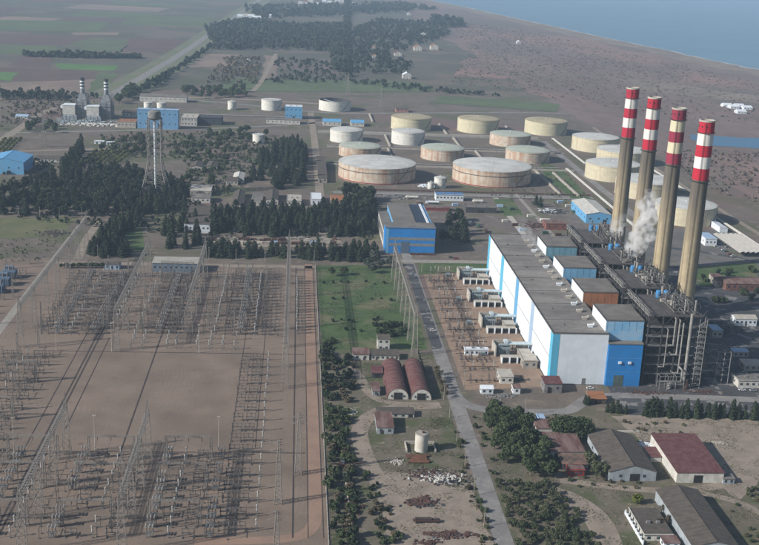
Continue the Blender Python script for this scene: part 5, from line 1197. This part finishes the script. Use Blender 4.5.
# tank lorry in the store yard
p = P(430, 204); t = thing('tank_lorry', 'white tank lorry in front of the blue and white pump house', 'lorry', (p.x, p.y, 0))
MB().tube((-1.5, 0, 2.2), (9, 0, 2.2), 1.25, None, 14).build('vessel', white, t); MB().box(-4.5, -1.8, -1.2, 1.2, .6, 3).build('cab', white, t); MB().box(-1.8, 9, -.9, .9, .6, 1).build('chassis', steel_dark, t)
for x in (-3.4, 4.5, 6, 7.5):
    for s in (-1, 1): MB().tube((x, s*.9, .5), (x, s*1.2, .5), .5, None, 12).build('wheel', dark, t)
# slatted canopy of the car park
t = thing('car_canopy', 'pale slatted canopy roof over the car park', 'canopy', (393, 912, 0))
slat_m = mat('pale_canopy_sheet', (.48, .46, .42), (.40, .38, .35), scale=.4, var=.2)
for k in range(6): MB().profy([(k*4.6, 4.0), (k*4.6+3.7, 5.3), (k*4.6+3.7, 5.45), (k*4.6, 4.15)], 0, 66).build('roof_panel', slat_m, t)
for k in range(6):
    for j in range(2): MB().box(1+j*24.5, 1.3+j*24.5, 2+k*12.3, 2.3+k*12.3, 0, 4.0).build('post', steel, t)
tag(MB().profy([(0, 0), (8, 0), (8, 4), (0, 5.5)], 0, 60).profy([(-.4, 5.51), (8.4, 4.0), (8.4, 4.3), (-.4, 5.85)], -.4, 60.4).build('lean_to', white), 'long white sided lean-to behind the car canopy', 'shed').location = (408, 1000, 0)
# steel rack right of the boilers
p = P(724, 384); t = thing('steel_rack', 'open steel pipe rack in the shadow right of the boilers', 'pipe rack', (p.x, p.y, 0)); fr = MB()
for x in (-6, -2, 2):
    for y in (0, 14, 28): fr.bar((x, y, 0), (x, y, 21), .4)
for z in (6, 11, 16, 20.8):
    for y in (0, 14, 28): fr.bar((-6, y, z), (2, y, z), .3)
    for x in (-6, -2, 2): fr.bar((x, 0, z), (x, 28, z), .3)
fr.build('frame', steel, t)
for z in (6.5, 11.5): MB().tube((-4, 1, z+.2), (-4, 27, z+.2), .6, None, 8).build('pipe', pipe_m, t); MB().tube((-30, 6, z), (2, 6, z), .5, None, 8).build('pipe', pipe_m, t)

# ================================================================== VEGETATION
def leafmat(name, c, c2, rnd=.45):
    return mat(name, c, c2, scale=.5, var=.35, fine=1.6, rnd=rnd, rough=.75, spec=.2)
lf_con = leafmat('conifer_needles', (.034, .050, .026), (.026, .040, .024))
lf_pin = leafmat('pine_needles', (.052, .068, .036), (.040, .054, .030))
lf_cyp = leafmat('cypress_foliage', (.040, .058, .028), (.030, .045, .024))
lf_bro = leafmat('broad_leaves', (.078, .102, .042), (.058, .080, .036))
lf_oli = leafmat('olive_leaves', (.115, .122, .068), (.09, .10, .055))
lf_yel = leafmat('citrus_leaves', (.16, .17, .03), (.11, .13, .03), .3)
lf_aut = leafmat('dry_leaves', (.15, .115, .075), (.11, .09, .06))
lf_dry = leafmat('dry_weeds', (.125, .115, .068), (.10, .095, .058), .1)
lf_heath = leafmat('heath_scrub', (.17, .135, .112), (.14, .115, .095), .1)
lf_sil = leafmat('silver_leaves', (.10, .115, .095), (.085, .098, .08))
bark = mat('bark', (.09, .07, .055), (.06, .05, .04), scale=1, var=.3)
def leaf(b_, c, n, s, r_):
    n = n.normalized(); x = n.orthogonal().normalized(); x = Matrix.Rotation(r_.uniform(0, 6.28), 3, n) @ x; y = n.cross(x); a, d = s*r_.uniform(.7, 1.3), s*r_.uniform(.5, 1)
    b_.add([c-x*a-y*d, c+x*a-y*d*.6, c+x*a*.8+y*d, c-x*a*.7+y*d*.8], [(0, 1, 2, 3)])
def conifer_crown(h, rad, n, seed, base=.12, pw=.75, s=.62):
    r_ = random.Random(seed); b_ = MB(); ph = [r_.uniform(0, 6.28) for _ in range(4)]
    for k in range(n):
        t_ = r_.random()**1.15; z = h*(base+(1-base)*t_); a = r_.uniform(0, 6.28)
        lump = 1 + .22*math.sin(3*a+ph[0]+5*t_) + .15*math.sin(5*a+ph[1]-11*t_) + .14*math.sin(17*t_+ph[2]+a)
        rr_ = rad*(1-t_)**pw*lump*r_.uniform(.45, 1.05)+.12
        o = Vector((math.cos(a), math.sin(a), .0)); c = o*rr_ + Vector((0, 0, z - .25*rr_))
        leaf(b_, c, o*r_.uniform(.4, 1)+Vector((r_.gauss(0, .5), r_.gauss(0, .5), r_.uniform(.1, 1.1))), s*(1.15-.55*t_), r_)
    return b_
def broad_crown(h, rad, nc, per, seed, s=.5, base=.25):
    r_ = random.Random(seed); b_ = MB(); zc = h*(base+(1-base)*.5); hz = h*(1-base)*.5
    for k in range(nc):
        v = Vector((r_.gauss(0, 1), r_.gauss(0, 1), r_.gauss(0, .9))).normalized()*r_.uniform(.45, .95)
        c = Vector((v.x*rad*.8, v.y*rad*.8, zc+v.z*hz*.8)); cr_ = rad*r_.uniform(.26, .44)
        for q in range(per):
            d = Vector((r_.gauss(0, 1), r_.gauss(0, 1), r_.gauss(0, 1)+.25)).normalized()
            leaf(b_, c + d*cr_*r_.uniform(.6, 1.05)*Vector((1, 1, .8)).length/1.62, d+Vector((r_.gauss(0, .5), r_.gauss(0, .5), r_.gauss(0, .5))), s, r_)
    return b_
def trunk(h, r_, seed, limbs=5):
    q_ = random.Random(seed); b_ = MB().tube((0, 0, -.1), (q_.uniform(-.2, .2), q_.uniform(-.2, .2), h), r_, r_*.4, 7)
    for k in range(limbs):
        a = q_.uniform(0, 6.28); z = h*q_.uniform(.45, .85); L = h*q_.uniform(.25, .45)
        b_.tube((0, 0, z), (math.cos(a)*L, math.sin(a)*L, z+L*.7), r_*.4, r_*.12, 5)
    return b_
def tree_kind(name, crowns, trunks): return (name, crowns, trunks)
KC = ('conifer_tree', [conifer_crown(14, 3.5, 700, 100+k, .08, .52, .58).mesh('crown', lf_con) for k in range(5)], [trunk(11, .3, k, 3).mesh('trunk', bark) for k in range(2)])
KY = ('cypress_tree', [conifer_crown(11, 2.0, 520, 200+k, .05, .45, .48).mesh('crown', lf_cyp) for k in range(4)], [trunk(8, .2, 5+k, 2).mesh('trunk', bark) for k in range(2)])
KB = ('broadleaf_tree', [broad_crown(9, 4.2, 22, 46, 300+k).mesh('crown', lf_bro) for k in range(4)], [trunk(5.6, .26, 9+k).mesh('trunk', bark) for k in range(2)])
KO = ('olive_tree', [broad_crown(6, 3.0, 18, 40, 350+k, .36).mesh('crown', lf_oli) for k in range(4)], [trunk(3.8, .2, 12+k).mesh('trunk', bark) for k in range(2)])
KP = ('pine_tree', [(conifer_crown(17, 4.6, 800, 400+k, .12, .42, .66) if k < 2 else broad_crown(15, 5.0, 26, 40, 400+k, .62, .2)).mesh('crown', (lf_con, lf_con, lf_pin, lf_pin, lf_con)[k]) for k in (0, 2, 3, 4)], [trunk(13, .35, 15+k, 4).mesh('trunk', bark) for k in range(2)])
KS = ('silver_tree', [broad_crown(8, 4.0, 20, 44, 450+k).mesh('crown', lf_sil) for k in range(2)], [trunk(5, .25, 18+k).mesh('trunk', bark) for k in range(2)])
KCI = ('citrus_tree', [broad_crown(4.2, 2.6, 12, 30, 480+k, .45, .12).mesh('crown', lf_yel) for k in range(3)], [trunk(2.4, .14, 20).mesh('trunk', bark)])
KR = ('round_tree', [broad_crown(11, 8.0, 60, 50, 490+k, .5, .1).mesh('crown', lf_bro) for k in range(2)], [trunk(6, .4, 30).mesh('trunk', bark)])
KD = ('bare_tree', [broad_crown(7, 2.8, 12, 22, 500+k, .3).mesh('crown', lf_aut) for k in range(2)], [trunk(5.6, .2, 24+k, 9).mesh('trunk', bark) for k in range(2)])
BUSH = [broad_crown(2.6, 2.0, 11, 26, 520+k, .36, .02).mesh('shrub', m_) for k, m_ in enumerate((lf_bro, lf_oli, lf_bro, lf_aut, lf_oli, lf_con))]
def tree(kind, x, y, h, lab, group=None, wide=1.0):
    nm, cs, ts = kind; base_h = {'conifer_tree': 14, 'cypress_tree': 11, 'broadleaf_tree': 9, 'olive_tree': 6, 'pine_tree': 17, 'silver_tree': 8, 'citrus_tree': 4.2, 'bare_tree': 7, 'round_tree': 11}[nm]
    t = thing(nm, lab, 'tree', (x, y, .02), R.uniform(0, 6.28), group); s = h/base_h; t.scale = (s*wide, s*wide, s)
    link('crown', R.choice(cs), t); link('trunk', R.choice(ts), t); return t
def shrub(x, y, s, lab, group=None, which=None):
    o = link('shrub', BUSH[which if which is not None else R.randrange(5)], None, (x, y, -.05), R.uniform(0, 6.28)); o.scale = (s, s, s*R.uniform(.7, 1.1)); return tag(o, lab, 'shrub', group)
def inside(p, poly):
    c = False; n = len(poly)
    for i in range(n):
        a, b_ = poly[i], poly[i-1]
        if (a.y > p.y) != (b_.y > p.y) and p.x < (b_.x-a.x)*(p.y-a.y)/(b_.y-a.y)+a.x: c = not c
    return c
def scatter(poly, n, mind, tries=40):
    xs = [p.x for p in poly]; ys = [p.y for p in poly]; out = []; grid = {}
    for _ in range(n*tries):
        if len(out) >= n: break
        p = Vector((R.uniform(min(xs), max(xs)), R.uniform(min(ys), max(ys))))
        if not inside(p, poly): continue
        g = (int(p.x//mind), int(p.y//mind))
        if any((p-q_).length < mind for i in (-1, 0, 1) for j in (-1, 0, 1) for q_ in grid.get((g[0]+i, g[1]+j), ())): continue
        grid.setdefault(g, []).append(p); out.append(p)
    return out
def ranked(pts, lab):
    if len(pts) <= 40: return [(p, '%s, %s from left' % (lab, ordn(i))) for i, p in enumerate(sorted(pts, key=lambda q_: proj((q_.x, q_.y, 0))[0]))]
    pts = sorted(pts, key=lambda q_: q_.y); k = math.ceil(len(pts)/30); per = math.ceil(len(pts)/k); out = []
    for j in range(k):
        out += [(p, '%s, %s from left, %s rank from front' % (lab, ordn(i), ordn(j))) for i, p in enumerate(sorted(pts[j*per:(j+1)*per], key=lambda q_: proj((q_.x, q_.y, 0))[0]))]
    return out
def grove(kind, poly, n, h0, h1, mind, lab, world=False, wide=1.0):
    pl = [Vector(p) for p in poly] if world else px(*poly)
    for p, l_ in ranked(scatter(pl, n, mind), lab): tree(kind, p.x, p.y, R.uniform(h0, h1), l_, lab, wide*R.uniform(.85, 1.2))
def row(kind, a, b_, n, h0, h1, lab, jit=1.0, world=False, wide=1.0, num=True):
    a, b_ = (Vector(a), Vector(b_)) if world else px(a, b_)
    for k in range(n):
        p = a.lerp(b_, k/max(1, n-1)); tree(kind, p.x+R.uniform(-jit, jit), p.y+R.uniform(-jit, jit), R.uniform(h0, h1), (lab % ordn(k)) if num else lab, lab.replace('%s ', '') , wide)
# pine wood on the left
grove(KP, [(22, 189), (60, 175), (118, 170), (142, 178), (142, 214), (100, 216), (0, 216), (0, 194)], 190, 12, 18, 6, 'pine in the wood around the water tower')
grove(KC, [(142, 186), (178, 180), (190, 196), (182, 212), (146, 214)], 44, 11, 16, 6, 'dark conifer right of the water tower foot')
row(KY, (82, 152), (62, 178), 14, 15, 22, 'tall dark cypress, %s from the far end of the row left of the citrus grove', 1.5)
grove(KC, [(112, 228), (88, 256), (100, 258), (132, 257), (120, 245), (124, 228)], 44, 10, 15, 5, 'conifer in the clump beside the striped lawn')
grove(KC, [(126, 210), (142, 210), (140, 232), (122, 234)], 10, 12, 17, 6, 'tall conifer at the top of the striped lawn')
grove(KY, [(160, 248), (205, 250), (200, 224), (178, 220), (164, 226)], 22, 11, 17, 6, 'tall cypress behind the control building')
row(KB, (62, 268), (103, 268), 15, 3.5, 5, 'round clipped shrub tree, %s from the left above the switchyard', .8)
# belts in the middle
grove(KC, [(206, 214), (262, 212), (300, 216), (340, 208), (372, 196), (376, 238), (206, 236)], 140, 11, 17, 6, 'conifer in the belt left of blue workshop', wide=1.15)
grove(KP, [(338, 200), (372, 192), (374, 222), (338, 228)], 16, 17, 23, 7, 'tall pine close to the blue workshop side')
grove(KY, [(206, 250), (290, 252), (384, 252), (380, 262), (206, 259)], 78, 8, 13, 3.8, 'cypress in the belt above the switchyard', wide=1.4)
grove(KC, [(250, 180), (262, 160), (280, 148), (306, 150), (304, 188), (270, 192)], 54, 15, 22, 6, 'poplar-like conifer left of the rusty tank')
grove(KB, [(204, 132), (236, 130), (300, 143), (260, 152), (210, 150), (180, 148)], 34, 6, 11, 8, 'broadleaf tree on the slope behind the barracks')
grove(KB, [(100, 140), (180, 142), (246, 152), (230, 158), (100, 154)], 40, 6, 11, 8, 'broadleaf tree in the strip behind the water tower')
grove(KB, [(184, 158), (228, 160), (226, 190), (184, 184)], 22, 5, 9, 8, 'broadleaf tree among the barracks')
grove(KB, [(120, 94), (138, 92), (132, 104), (118, 104)], 9, 14, 20, 9, 'large dark tree left of the far warehouse')
grove(KB, [(175, 92), (245, 88), (246, 98), (200, 99)], 34, 9, 15, 10, 'dark tree in the far belt behind the yards')
grove(KB, [(28, 124), (58, 122), (60, 133), (26, 134)], 12, 8, 13, 8, 'tree left of the gas turbine block')
row(KCI, (88, 160), (100, 148), 0, 3, 4, '')
for k in range(7):
    row(KCI, (96+k*6.2, 152.5), (80+k*6.2, 164), 8, 3.4, 4.6, 'yellow green citrus tree, %s from the far end of orchard row ' + ordn(k), .5)
for k in range(4): row(KCI, (6+k*5, 140), (-6+k*5, 152), 7, 3.4, 4.6, 'citrus tree, %s from the far end of left orchard row ' + ordn(k), .5)
# pines behind the hall
grove(KP, [(440, 226), (464, 214), (470, 238), (452, 250), (438, 244)], 13, 12, 17, 6, 'dark pine of the clump right of the blue workshop')
for k, (x, y) in enumerate([(536, 205), (540, 207)]): p = P(x, y); tree(KC, p.x, p.y, 11, ['single conifer in the store yard', 'shorter conifer beside the one in the store yard'][k])
# lawn
for k, (x, y, kd, h) in enumerate([(332, 276, KB, 7), (344, 275, KB, 7.5), (372, 273, KS, 9), (374, 263, KS, 11), (368, 268, KS, 9), (380, 268, KS, 8), (390, 266, KS, 8)]):
    p = P(x, y); tree(kd, p.x, p.y, h, ['round dark tree left on the lawn', 'round dark tree second from the left on the lawn', 'silvery tree lowest in the lawn clump', 'tallest silvery tree at the top of the lawn', 'silvery tree left in the lawn clump', 'silvery tree right in the lawn clump', 'silvery tree nearest the gantry on the lawn'][k])
for r_, (y, xs_) in enumerate([(283.5, (324, 333, 341, 348, 366, 375, 384)), (299.5, (333, 343, 372, 381, 391)), (321, (333, 341, 349, 353, 374, 378)), (330, (346, 353, 361))]):
    for k, x in enumerate(xs_): p = P(x, y+R.uniform(-1.5, 1.5)); shrub(p.x, p.y, R.uniform(.6, 1.0), 'low dark shrub, %s from the left in the %s row on the lawn' % (ordn(k), ordn(r_)), 'lawn shrubs', 5)
for p, l_ in ranked(scatter(px((374, 322), (402, 322), (404, 336), (378, 338)), 18, 2.4), 'dark shrub of the thicket at the lower right of the lawn'): shrub(p.x, p.y, R.uniform(1, 1.6), l_, 'lawn thicket', R.choice((0, 2, 5)))
for p, l_ in ranked(scatter(px((320, 342), (334, 340), (336, 356), (322, 360)), 10, 2.2), 'dark shrub at the lower left corner of the lawn'): shrub(p.x, p.y, R.uniform(1, 1.7), l_, 'lawn corner shrubs', R.choice((0, 5)))
row(KY, (416, 345), (424, 372), 10, 2.4, 3.6, 'small cypress, %s from the far end of the hedge beside the road', .2)
row(KD, (436, 376), (446, 398), 9, 5, 8, 'bare grey tree, %s from the far end beside the right arched shed', 1.2)
# bushes between switchyard fence and scrap yard
for p, l_ in ranked(scatter([Vector(v) for v in ((19.5, 420), (30, 420), (33, 470), (31, 540), (36, 600), (40, 655), (19.5, 655))], 105, 2.9), 'tangled bush right of the switchyard fence'):
    shrub(p.x, p.y, R.uniform(1.0, 2.0), l_, 'bushes along the fence', R.choice((0, 1, 2, 3, 5, 5)))
for p, l_ in ranked(scatter([Vector(v) for v in ((38, 425), (50, 425), (46, 470), (36, 500))], 26, 2.3), 'dark bush left of the scrap yard track'): shrub(p.x, p.y, R.uniform(.6, 1.3), l_, 'bushes left of the scrap track', R.choice((0, 3, 5)))
for p, l_ in ranked(scatter([Vector(v) for v in ((84, 400), (91, 400), (91, 545), (86, 545))], 28, 2.4), 'green bush on the left verge of the near road'): shrub(p.x, p.y, R.uniform(.5, 1.2), l_, 'bushes on the left verge')
for p, l_ in ranked(scatter([Vector(v) for v in ((100.5, 560), (105, 566), (104, 400), (100.5, 400))], 20, 2.8), 'green bush on the right verge of the near road'): shrub(p.x, p.y, R.uniform(.5, 1.1), l_, 'bushes on the right verge')
# thicket right of the near road
grove(KB, [(483, 420), (494, 412), (520, 420), (546, 452), (552, 478), (530, 484), (500, 470)], 46, 6, 10, 3.6, 'leafy tree in thicket right of near road')
grove(KO, [(495, 484), (545, 484), (585, 520), (600, 550), (520, 550), (505, 510)], 105, 2.6, 4.6, 2.4, 'olive sapling in the scrub below the thicket')
grove(KO, [(588, 455), (612, 450), (614, 478), (592, 484)], 6, 6, 9, 4, 'pale green tree left of the brown roofed warehouse')
for k, (x, y, h) in enumerate([(563, 436, 11.5), (577, 437, 11.5)]): p = P(x, y); tree(KR, p.x, p.y, h, ['left half of the big round dark tree pair', 'right half of the big round dark tree pair'][k], wide=1.1)
row(KY, (646, 416), (660, 416), 4, 9, 13, 'tall cypress, %s from the left at the left end of the cypress row', .5, wide=1.2)
row(KY, (668, 417), (757, 419), 15, 8, 13, 'cypress, %s from the left in the long row before the boilers', 1.2, wide=1.05)
row(KY, (608, 412), (625, 414), 5, 6, 9, 'cypress, %s from the left beside the orange roofed shelter', .5, wide=1.1)
for k, (x, y) in enumerate([(585, 404), (588, 405)]): p = P(x, y); tree(KC, p.x, p.y, 6, ['small conifer at the road corner', 'second small conifer at the road corner'][k])
p = P(637, 503); tree(KCI, p.x, p.y, 5, 'small orange yellow tree above the ruined building')
for p, l_ in ranked(scatter(px((655, 512), (668, 505), (672, 522), (660, 530)), 5, 2), 'bare tree beside the ruined building'): tree(KD, p.x, p.y, 5, l_, 'bare trees beside the ruin')
for p, l_ in ranked(scatter(px((740, 490), (775, 480), (785, 545), (745, 545), (728, 510)), 26, 3.2), 'dry bush in the lower right corner'): shrub(p.x, p.y, R.uniform(.4, 1.0), l_, 'lower right bushes', R.choice((1, 3, 4)))
for p, l_ in ranked(scatter(px((620, 420), (690, 420), (690, 445), (640, 436)), 18, 3), 'low weed bush behind the brown roofed warehouse'): shrub(p.x, p.y, R.uniform(.3, .8), l_, 'weeds behind the warehouses', R.choice((1, 3, 4)))
for p, l_ in ranked(scatter(px((560, 478), (640, 478), (640, 490), (570, 488)), 14, 3), 'low bush in front of the brown roofed warehouse'): shrub(p.x, p.y, R.uniform(.3, .9), l_, 'weeds before the warehouses', R.choice((1, 3, 4)))
for p, l_ in ranked(scatter(px((690, 275), (759, 270), (759, 300), (715, 305)), 16, 6), 'dark bush beyond the last chimney'): shrub(p.x, p.y, R.uniform(1.2, 2.4), l_, 'bushes beyond the chimneys', R.choice((0, 5)))
# far woods that read as one mass
def wood(name, poly, n, s0, s1, mt, lab, flat=1.0):
    pl = px(*poly); r_ = random.Random(n); b_ = MB()
    for p in scatter(pl, n, s0*.9, 12):
        s = r_.uniform(s0, s1); ht = s*r_.uniform(.9, 1.7)*flat
        for k in range(16):
            d = Vector((r_.gauss(0, 1), r_.gauss(0, 1), abs(r_.gauss(0, 1)))).normalized()
            leaf(b_, Vector((p.x, p.y, ht*.35)) + Vector((d.x*s*.55, d.y*s*.55, d.z*ht*.62)), d+Vector((r_.gauss(0, .3), r_.gauss(0, .3), r_.gauss(0, .3))), s*.34, r_)
    return tag(b_.build(name, mt), lab, 'wood', kind='stuff')
wood('far_wood', [(205, 28), (240, 20), (300, 26), (350, 24), (352, 75), (336, 74), (328, 52), (290, 50), (215, 50)], 1500, 6, 10, lf_con, 'dark wood mass left of the straight avenue')
wood('far_wood', [(352, 30), (380, 20), (440, 24), (452, 36), (425, 44), (412, 47), (404, 52), (392, 50), (388, 58), (412, 64), (408, 70), (395, 76), (352, 75)], 800, 5.5, 9.5, lf_con, 'dark wood mass around the far houses')
wood('far_wood', [(240, 8), (330, 6), (400, 4), (440, 10), (350, 16), (260, 20)], 500, 9, 14, lf_con, 'hazy wood mass at the top centre')
wood('hedgerow', [(24, 55), (90, 56), (140, 57.5), (140, 59), (80, 58.5), (24, 57)], 200, 5, 9, lf_con, 'long dark hedgerow across the left fields')
wood('hedgerow', [(128, 96), (152, 84), (200, 54), (232, 31), (234, 31), (204, 54), (158, 86), (134, 97)], 130, 5, 9, lf_con, 'dark hedge along the right side of the highway')
wood('far_wood', [(430, 20), (460, 22), (465, 28), (440, 28)], 60, 12, 18, lf_con, 'small clump of trees on the heath')
wood('far_wood', [(345, 0), (350, 0), (351, 78), (343, 78)], 420, 6, 10, lf_con, 'straight dark avenue of trees running to the top')
wood('far_wood', [(0, 95), (60, 94), (100, 98), (60, 101), (0, 100)], 90, 4, 8, lf_con, 'bushes along the lane behind the gas turbines')
wood('far_wood', [(350, 80), (430, 88), (500, 96), (500, 98), (420, 92), (350, 84)], 120, 3, 6, lf_con, 'brush along the back of the tank farm')
wood('far_wood', [(660, 150), (759, 152), (770, 205), (720, 195), (680, 170)], 260, 1.5, 4.5, lf_heath, 'dry brush on the heath right of the chimneys', .5)
wood('far_wood', [(225, 58), (262, 58), (256, 84), (205, 84)], 220, 3, 6, lf_aut, 'scattered brush left of the farm lane')
wood('far_wood', [(275, 60), (340, 62), (345, 84), (268, 84)], 140, 3.5, 7, lf_con, 'scattered bushes right of the farm lane')
wood('heath_scrub', [(446, 20), (520, 30), (759, 82), (790, 100), (759, 128), (640, 112), (560, 100), (450, 84), (470, 50)], 3000, 1.2, 4.2, lf_heath, 'low dry scrub dotted over the heath', .3)
wood('undergrowth', [(100, 136), (240, 132), (310, 146), (250, 182), (226, 196), (184, 190), (186, 160), (100, 156)], 700, 1.6, 3.6, lf_bro, 'undergrowth between the barracks and the orchard')
wood('undergrowth', [(0, 160), (80, 158), (180, 176), (206, 212), (376, 206), (378, 240), (206, 240), (0, 217)], 900, 1.6, 3.4, lf_con, 'dark undergrowth of the tree belts')
wood('undergrowth', [(0, 100), (100, 100), (60, 118), (0, 130)], 160, 2, 4, lf_aut, 'dry brush at the far left')
wood('undergrowth', [(0, 240), (60, 240), (40, 262), (0, 262)], 60, .6, 1.4, lf_oli, 'weeds left of the concrete lane')
wood('undergrowth', [(540, 160), (566, 172), (606, 214), (500, 200), (470, 205), (440, 215)], 160, .8, 2, lf_oli, 'weeds in the store yard')
# grass tufts of the near ground
def tufts(name, poly, n, s, mt, lab, world=False):
    pl = [Vector(p) for p in poly] if world else px(*poly); xs = [p.x for p in pl]; ys = [p.y for p in pl]; r_ = random.Random(n); b_ = MB(); c = 0
    while c < n:
        p = Vector((r_.uniform(min(xs), max(xs)), r_.uniform(min(ys), max(ys))))
        if not inside(p, pl) or mnoise.noise((p.x*.09, p.y*.09, 3)) < r_.uniform(-.15, .3): c += .2; continue
        c += 1
        for k in range(3): leaf(b_, Vector((p.x+r_.gauss(0, .3), p.y+r_.gauss(0, .3), s*.4)), Vector((r_.gauss(0, 1), r_.gauss(0, 1), .8)), s*r_.uniform(.5, 1.1), r_)
    return tag(b_.build(name, mt), lab, 'grass', kind='stuff')
tufts('weeds', [(40, 430), (90, 430), (90, 655), (40, 655)], 4200, .24, lf_dry, 'weeds on the scrap yard ground', True)
tufts('weeds', [(104, 395), (290, 395), (290, 560), (104, 560)], 9000, .25, lf_dry, 'weeds around the old warehouses', True)
tufts('weeds', [(62, 500), (90, 440), (90, 560), (72, 560)], 2600, .24, lf_oli, 'greener weeds right of the white tank', True)
tufts('dry_grass', [(104, 395), (290, 395), (290, 560), (104, 560)], 4200, .24, lf_oli, 'dry grass around the old warehouses', True)
tufts('grass', [(20, 668), (88, 668), (88, 855), (20, 855)], 3800, .26, lf_bro, 'longer grass tufts on the lawn', True)

# ================================================================== STEAM AND HAZE
def steam(lab, pts, seed, dens):
    r_ = random.Random(seed); b_ = MB(); n = 18; rows = []
    k = 26
    for i in range(k+1):
        u = i/k*(len(pts)-1); j = min(int(u), len(pts)-2); f = u-j; f = f*f*(3-2*f)
        a, c = pts[j], pts[j+1]; p = Vector(a[:3]).lerp(Vector(c[:3]), f); r__ = a[3]*(1-f)+c[3]*f
        if i in (0, k): r__ *= .15
        for q_ in range(n):
            an = 2*PI*q_/n; d = Vector((math.cos(an), math.sin(an)*.6, math.sin(an)*.8)); nz = mnoise.noise(p*.16 + d*1.1 + Vector((seed, 0, 0))); rows.append(p + d*r__*(1+1.0*nz))
    fs = [(i*n+q_, i*n+(q_+1) % n, (i+1)*n+(q_+1) % n, (i+1)*n+q_) for i in range(k) for q_ in range(n)] + [tuple(range(n-1, -1, -1)), tuple(range(k*n, k*n+n))]
    mt = bpy.data.materials.new('steam_volume'); mt.use_nodes = True; nn = mt.node_tree.nodes; l = mt.node_tree.links; nn.remove(nn['Principled BSDF'])
    v = nn.new('ShaderNodeVolumePrincipled'); v.inputs['Color'].default_value = (.97, .97, .97, 1); v.inputs['Anisotropy'].default_value = .2
    g = nn.new('ShaderNodeNewGeometry'); t_ = nn.new('ShaderNodeTexNoise'); t_.inputs['Scale'].default_value = .22; t_.inputs['Detail'].default_value = 4; l.new(g.outputs['Position'], t_.inputs['Vector'])
    m_ = nn.new('ShaderNodeMapRange'); m_.inputs[1].default_value = .38; m_.inputs[2].default_value = .62; m_.inputs[3].default_value = dens*.12; m_.inputs[4].default_value = dens; l.new(t_.outputs['Fac'], m_.inputs[0]); l.new(m_.outputs[0], v.inputs['Density'])
    l.new(v.outputs[0], nn['Material Output'].inputs['Volume'])
    o = b_.add(rows, fs).build('steam_plume', mt, None, True)
    bm_ = bmesh.new(); bm_.from_mesh(o.data); bmesh.ops.recalc_face_normals(bm_, faces=bm_.faces); bm_.to_mesh(o.data); bm_.free()
    return tag(o, lab, 'steam', kind='stuff')
s1 = P(632, 257, 46); s2 = P(610, 237, 46); s3 = P(527, 243, 33.5)
steam('large white steam cloud drifting between two chimneys', [(s1.x, s1.y, 45, 1.5), (s1.x+1.5, s1.y+2, 51, 6), (s1.x+6, s1.y+6, 59, 9.0), (s1.x+11, s1.y+12, 70, 8.5), (s1.x+16, s1.y+18, 84, 7)], 3, 1.1)
steam('smaller steam cloud before the farthest chimney', [(s2.x, s2.y, 45, 1.2), (s2.x+2, s2.y+2, 50, 4.5), (s2.x+8, s2.y+4, 55, 6.5), (s2.x+14, s2.y+8, 61, 5)], 8, 1.0)
steam('faint steam wisp over the far end of the hall roof', [(s3.x+6, s3.y-30, 34, 1), (s3.x+2, s3.y-14, 37, 3), (s3.x-2, s3.y+4, 42, 4.5), (s3.x-4, s3.y+16, 52, 4)], 5, .08)
hz = MB().box(-9500, 11500, -600, 15800, -1.0, 262).build('haze', None)
mt = bpy.data.materials.new('haze_air'); mt.use_nodes = True; nn = mt.node_tree.nodes; nn.remove(nn['Principled BSDF'])
v = nn.new('ShaderNodeVolumePrincipled'); v.inputs['Color'].default_value = (.56, .76, 1.0, 1); v.inputs['Density'].default_value = 0.000085; v.inputs['Anisotropy'].default_value = .0
mt.node_tree.links.new(v.outputs[0], nn['Material Output'].inputs['Volume']); hz.data.materials.append(mt)
tag(hz, 'thin blue haze lying over the whole plain', 'haze', kind='stuff')
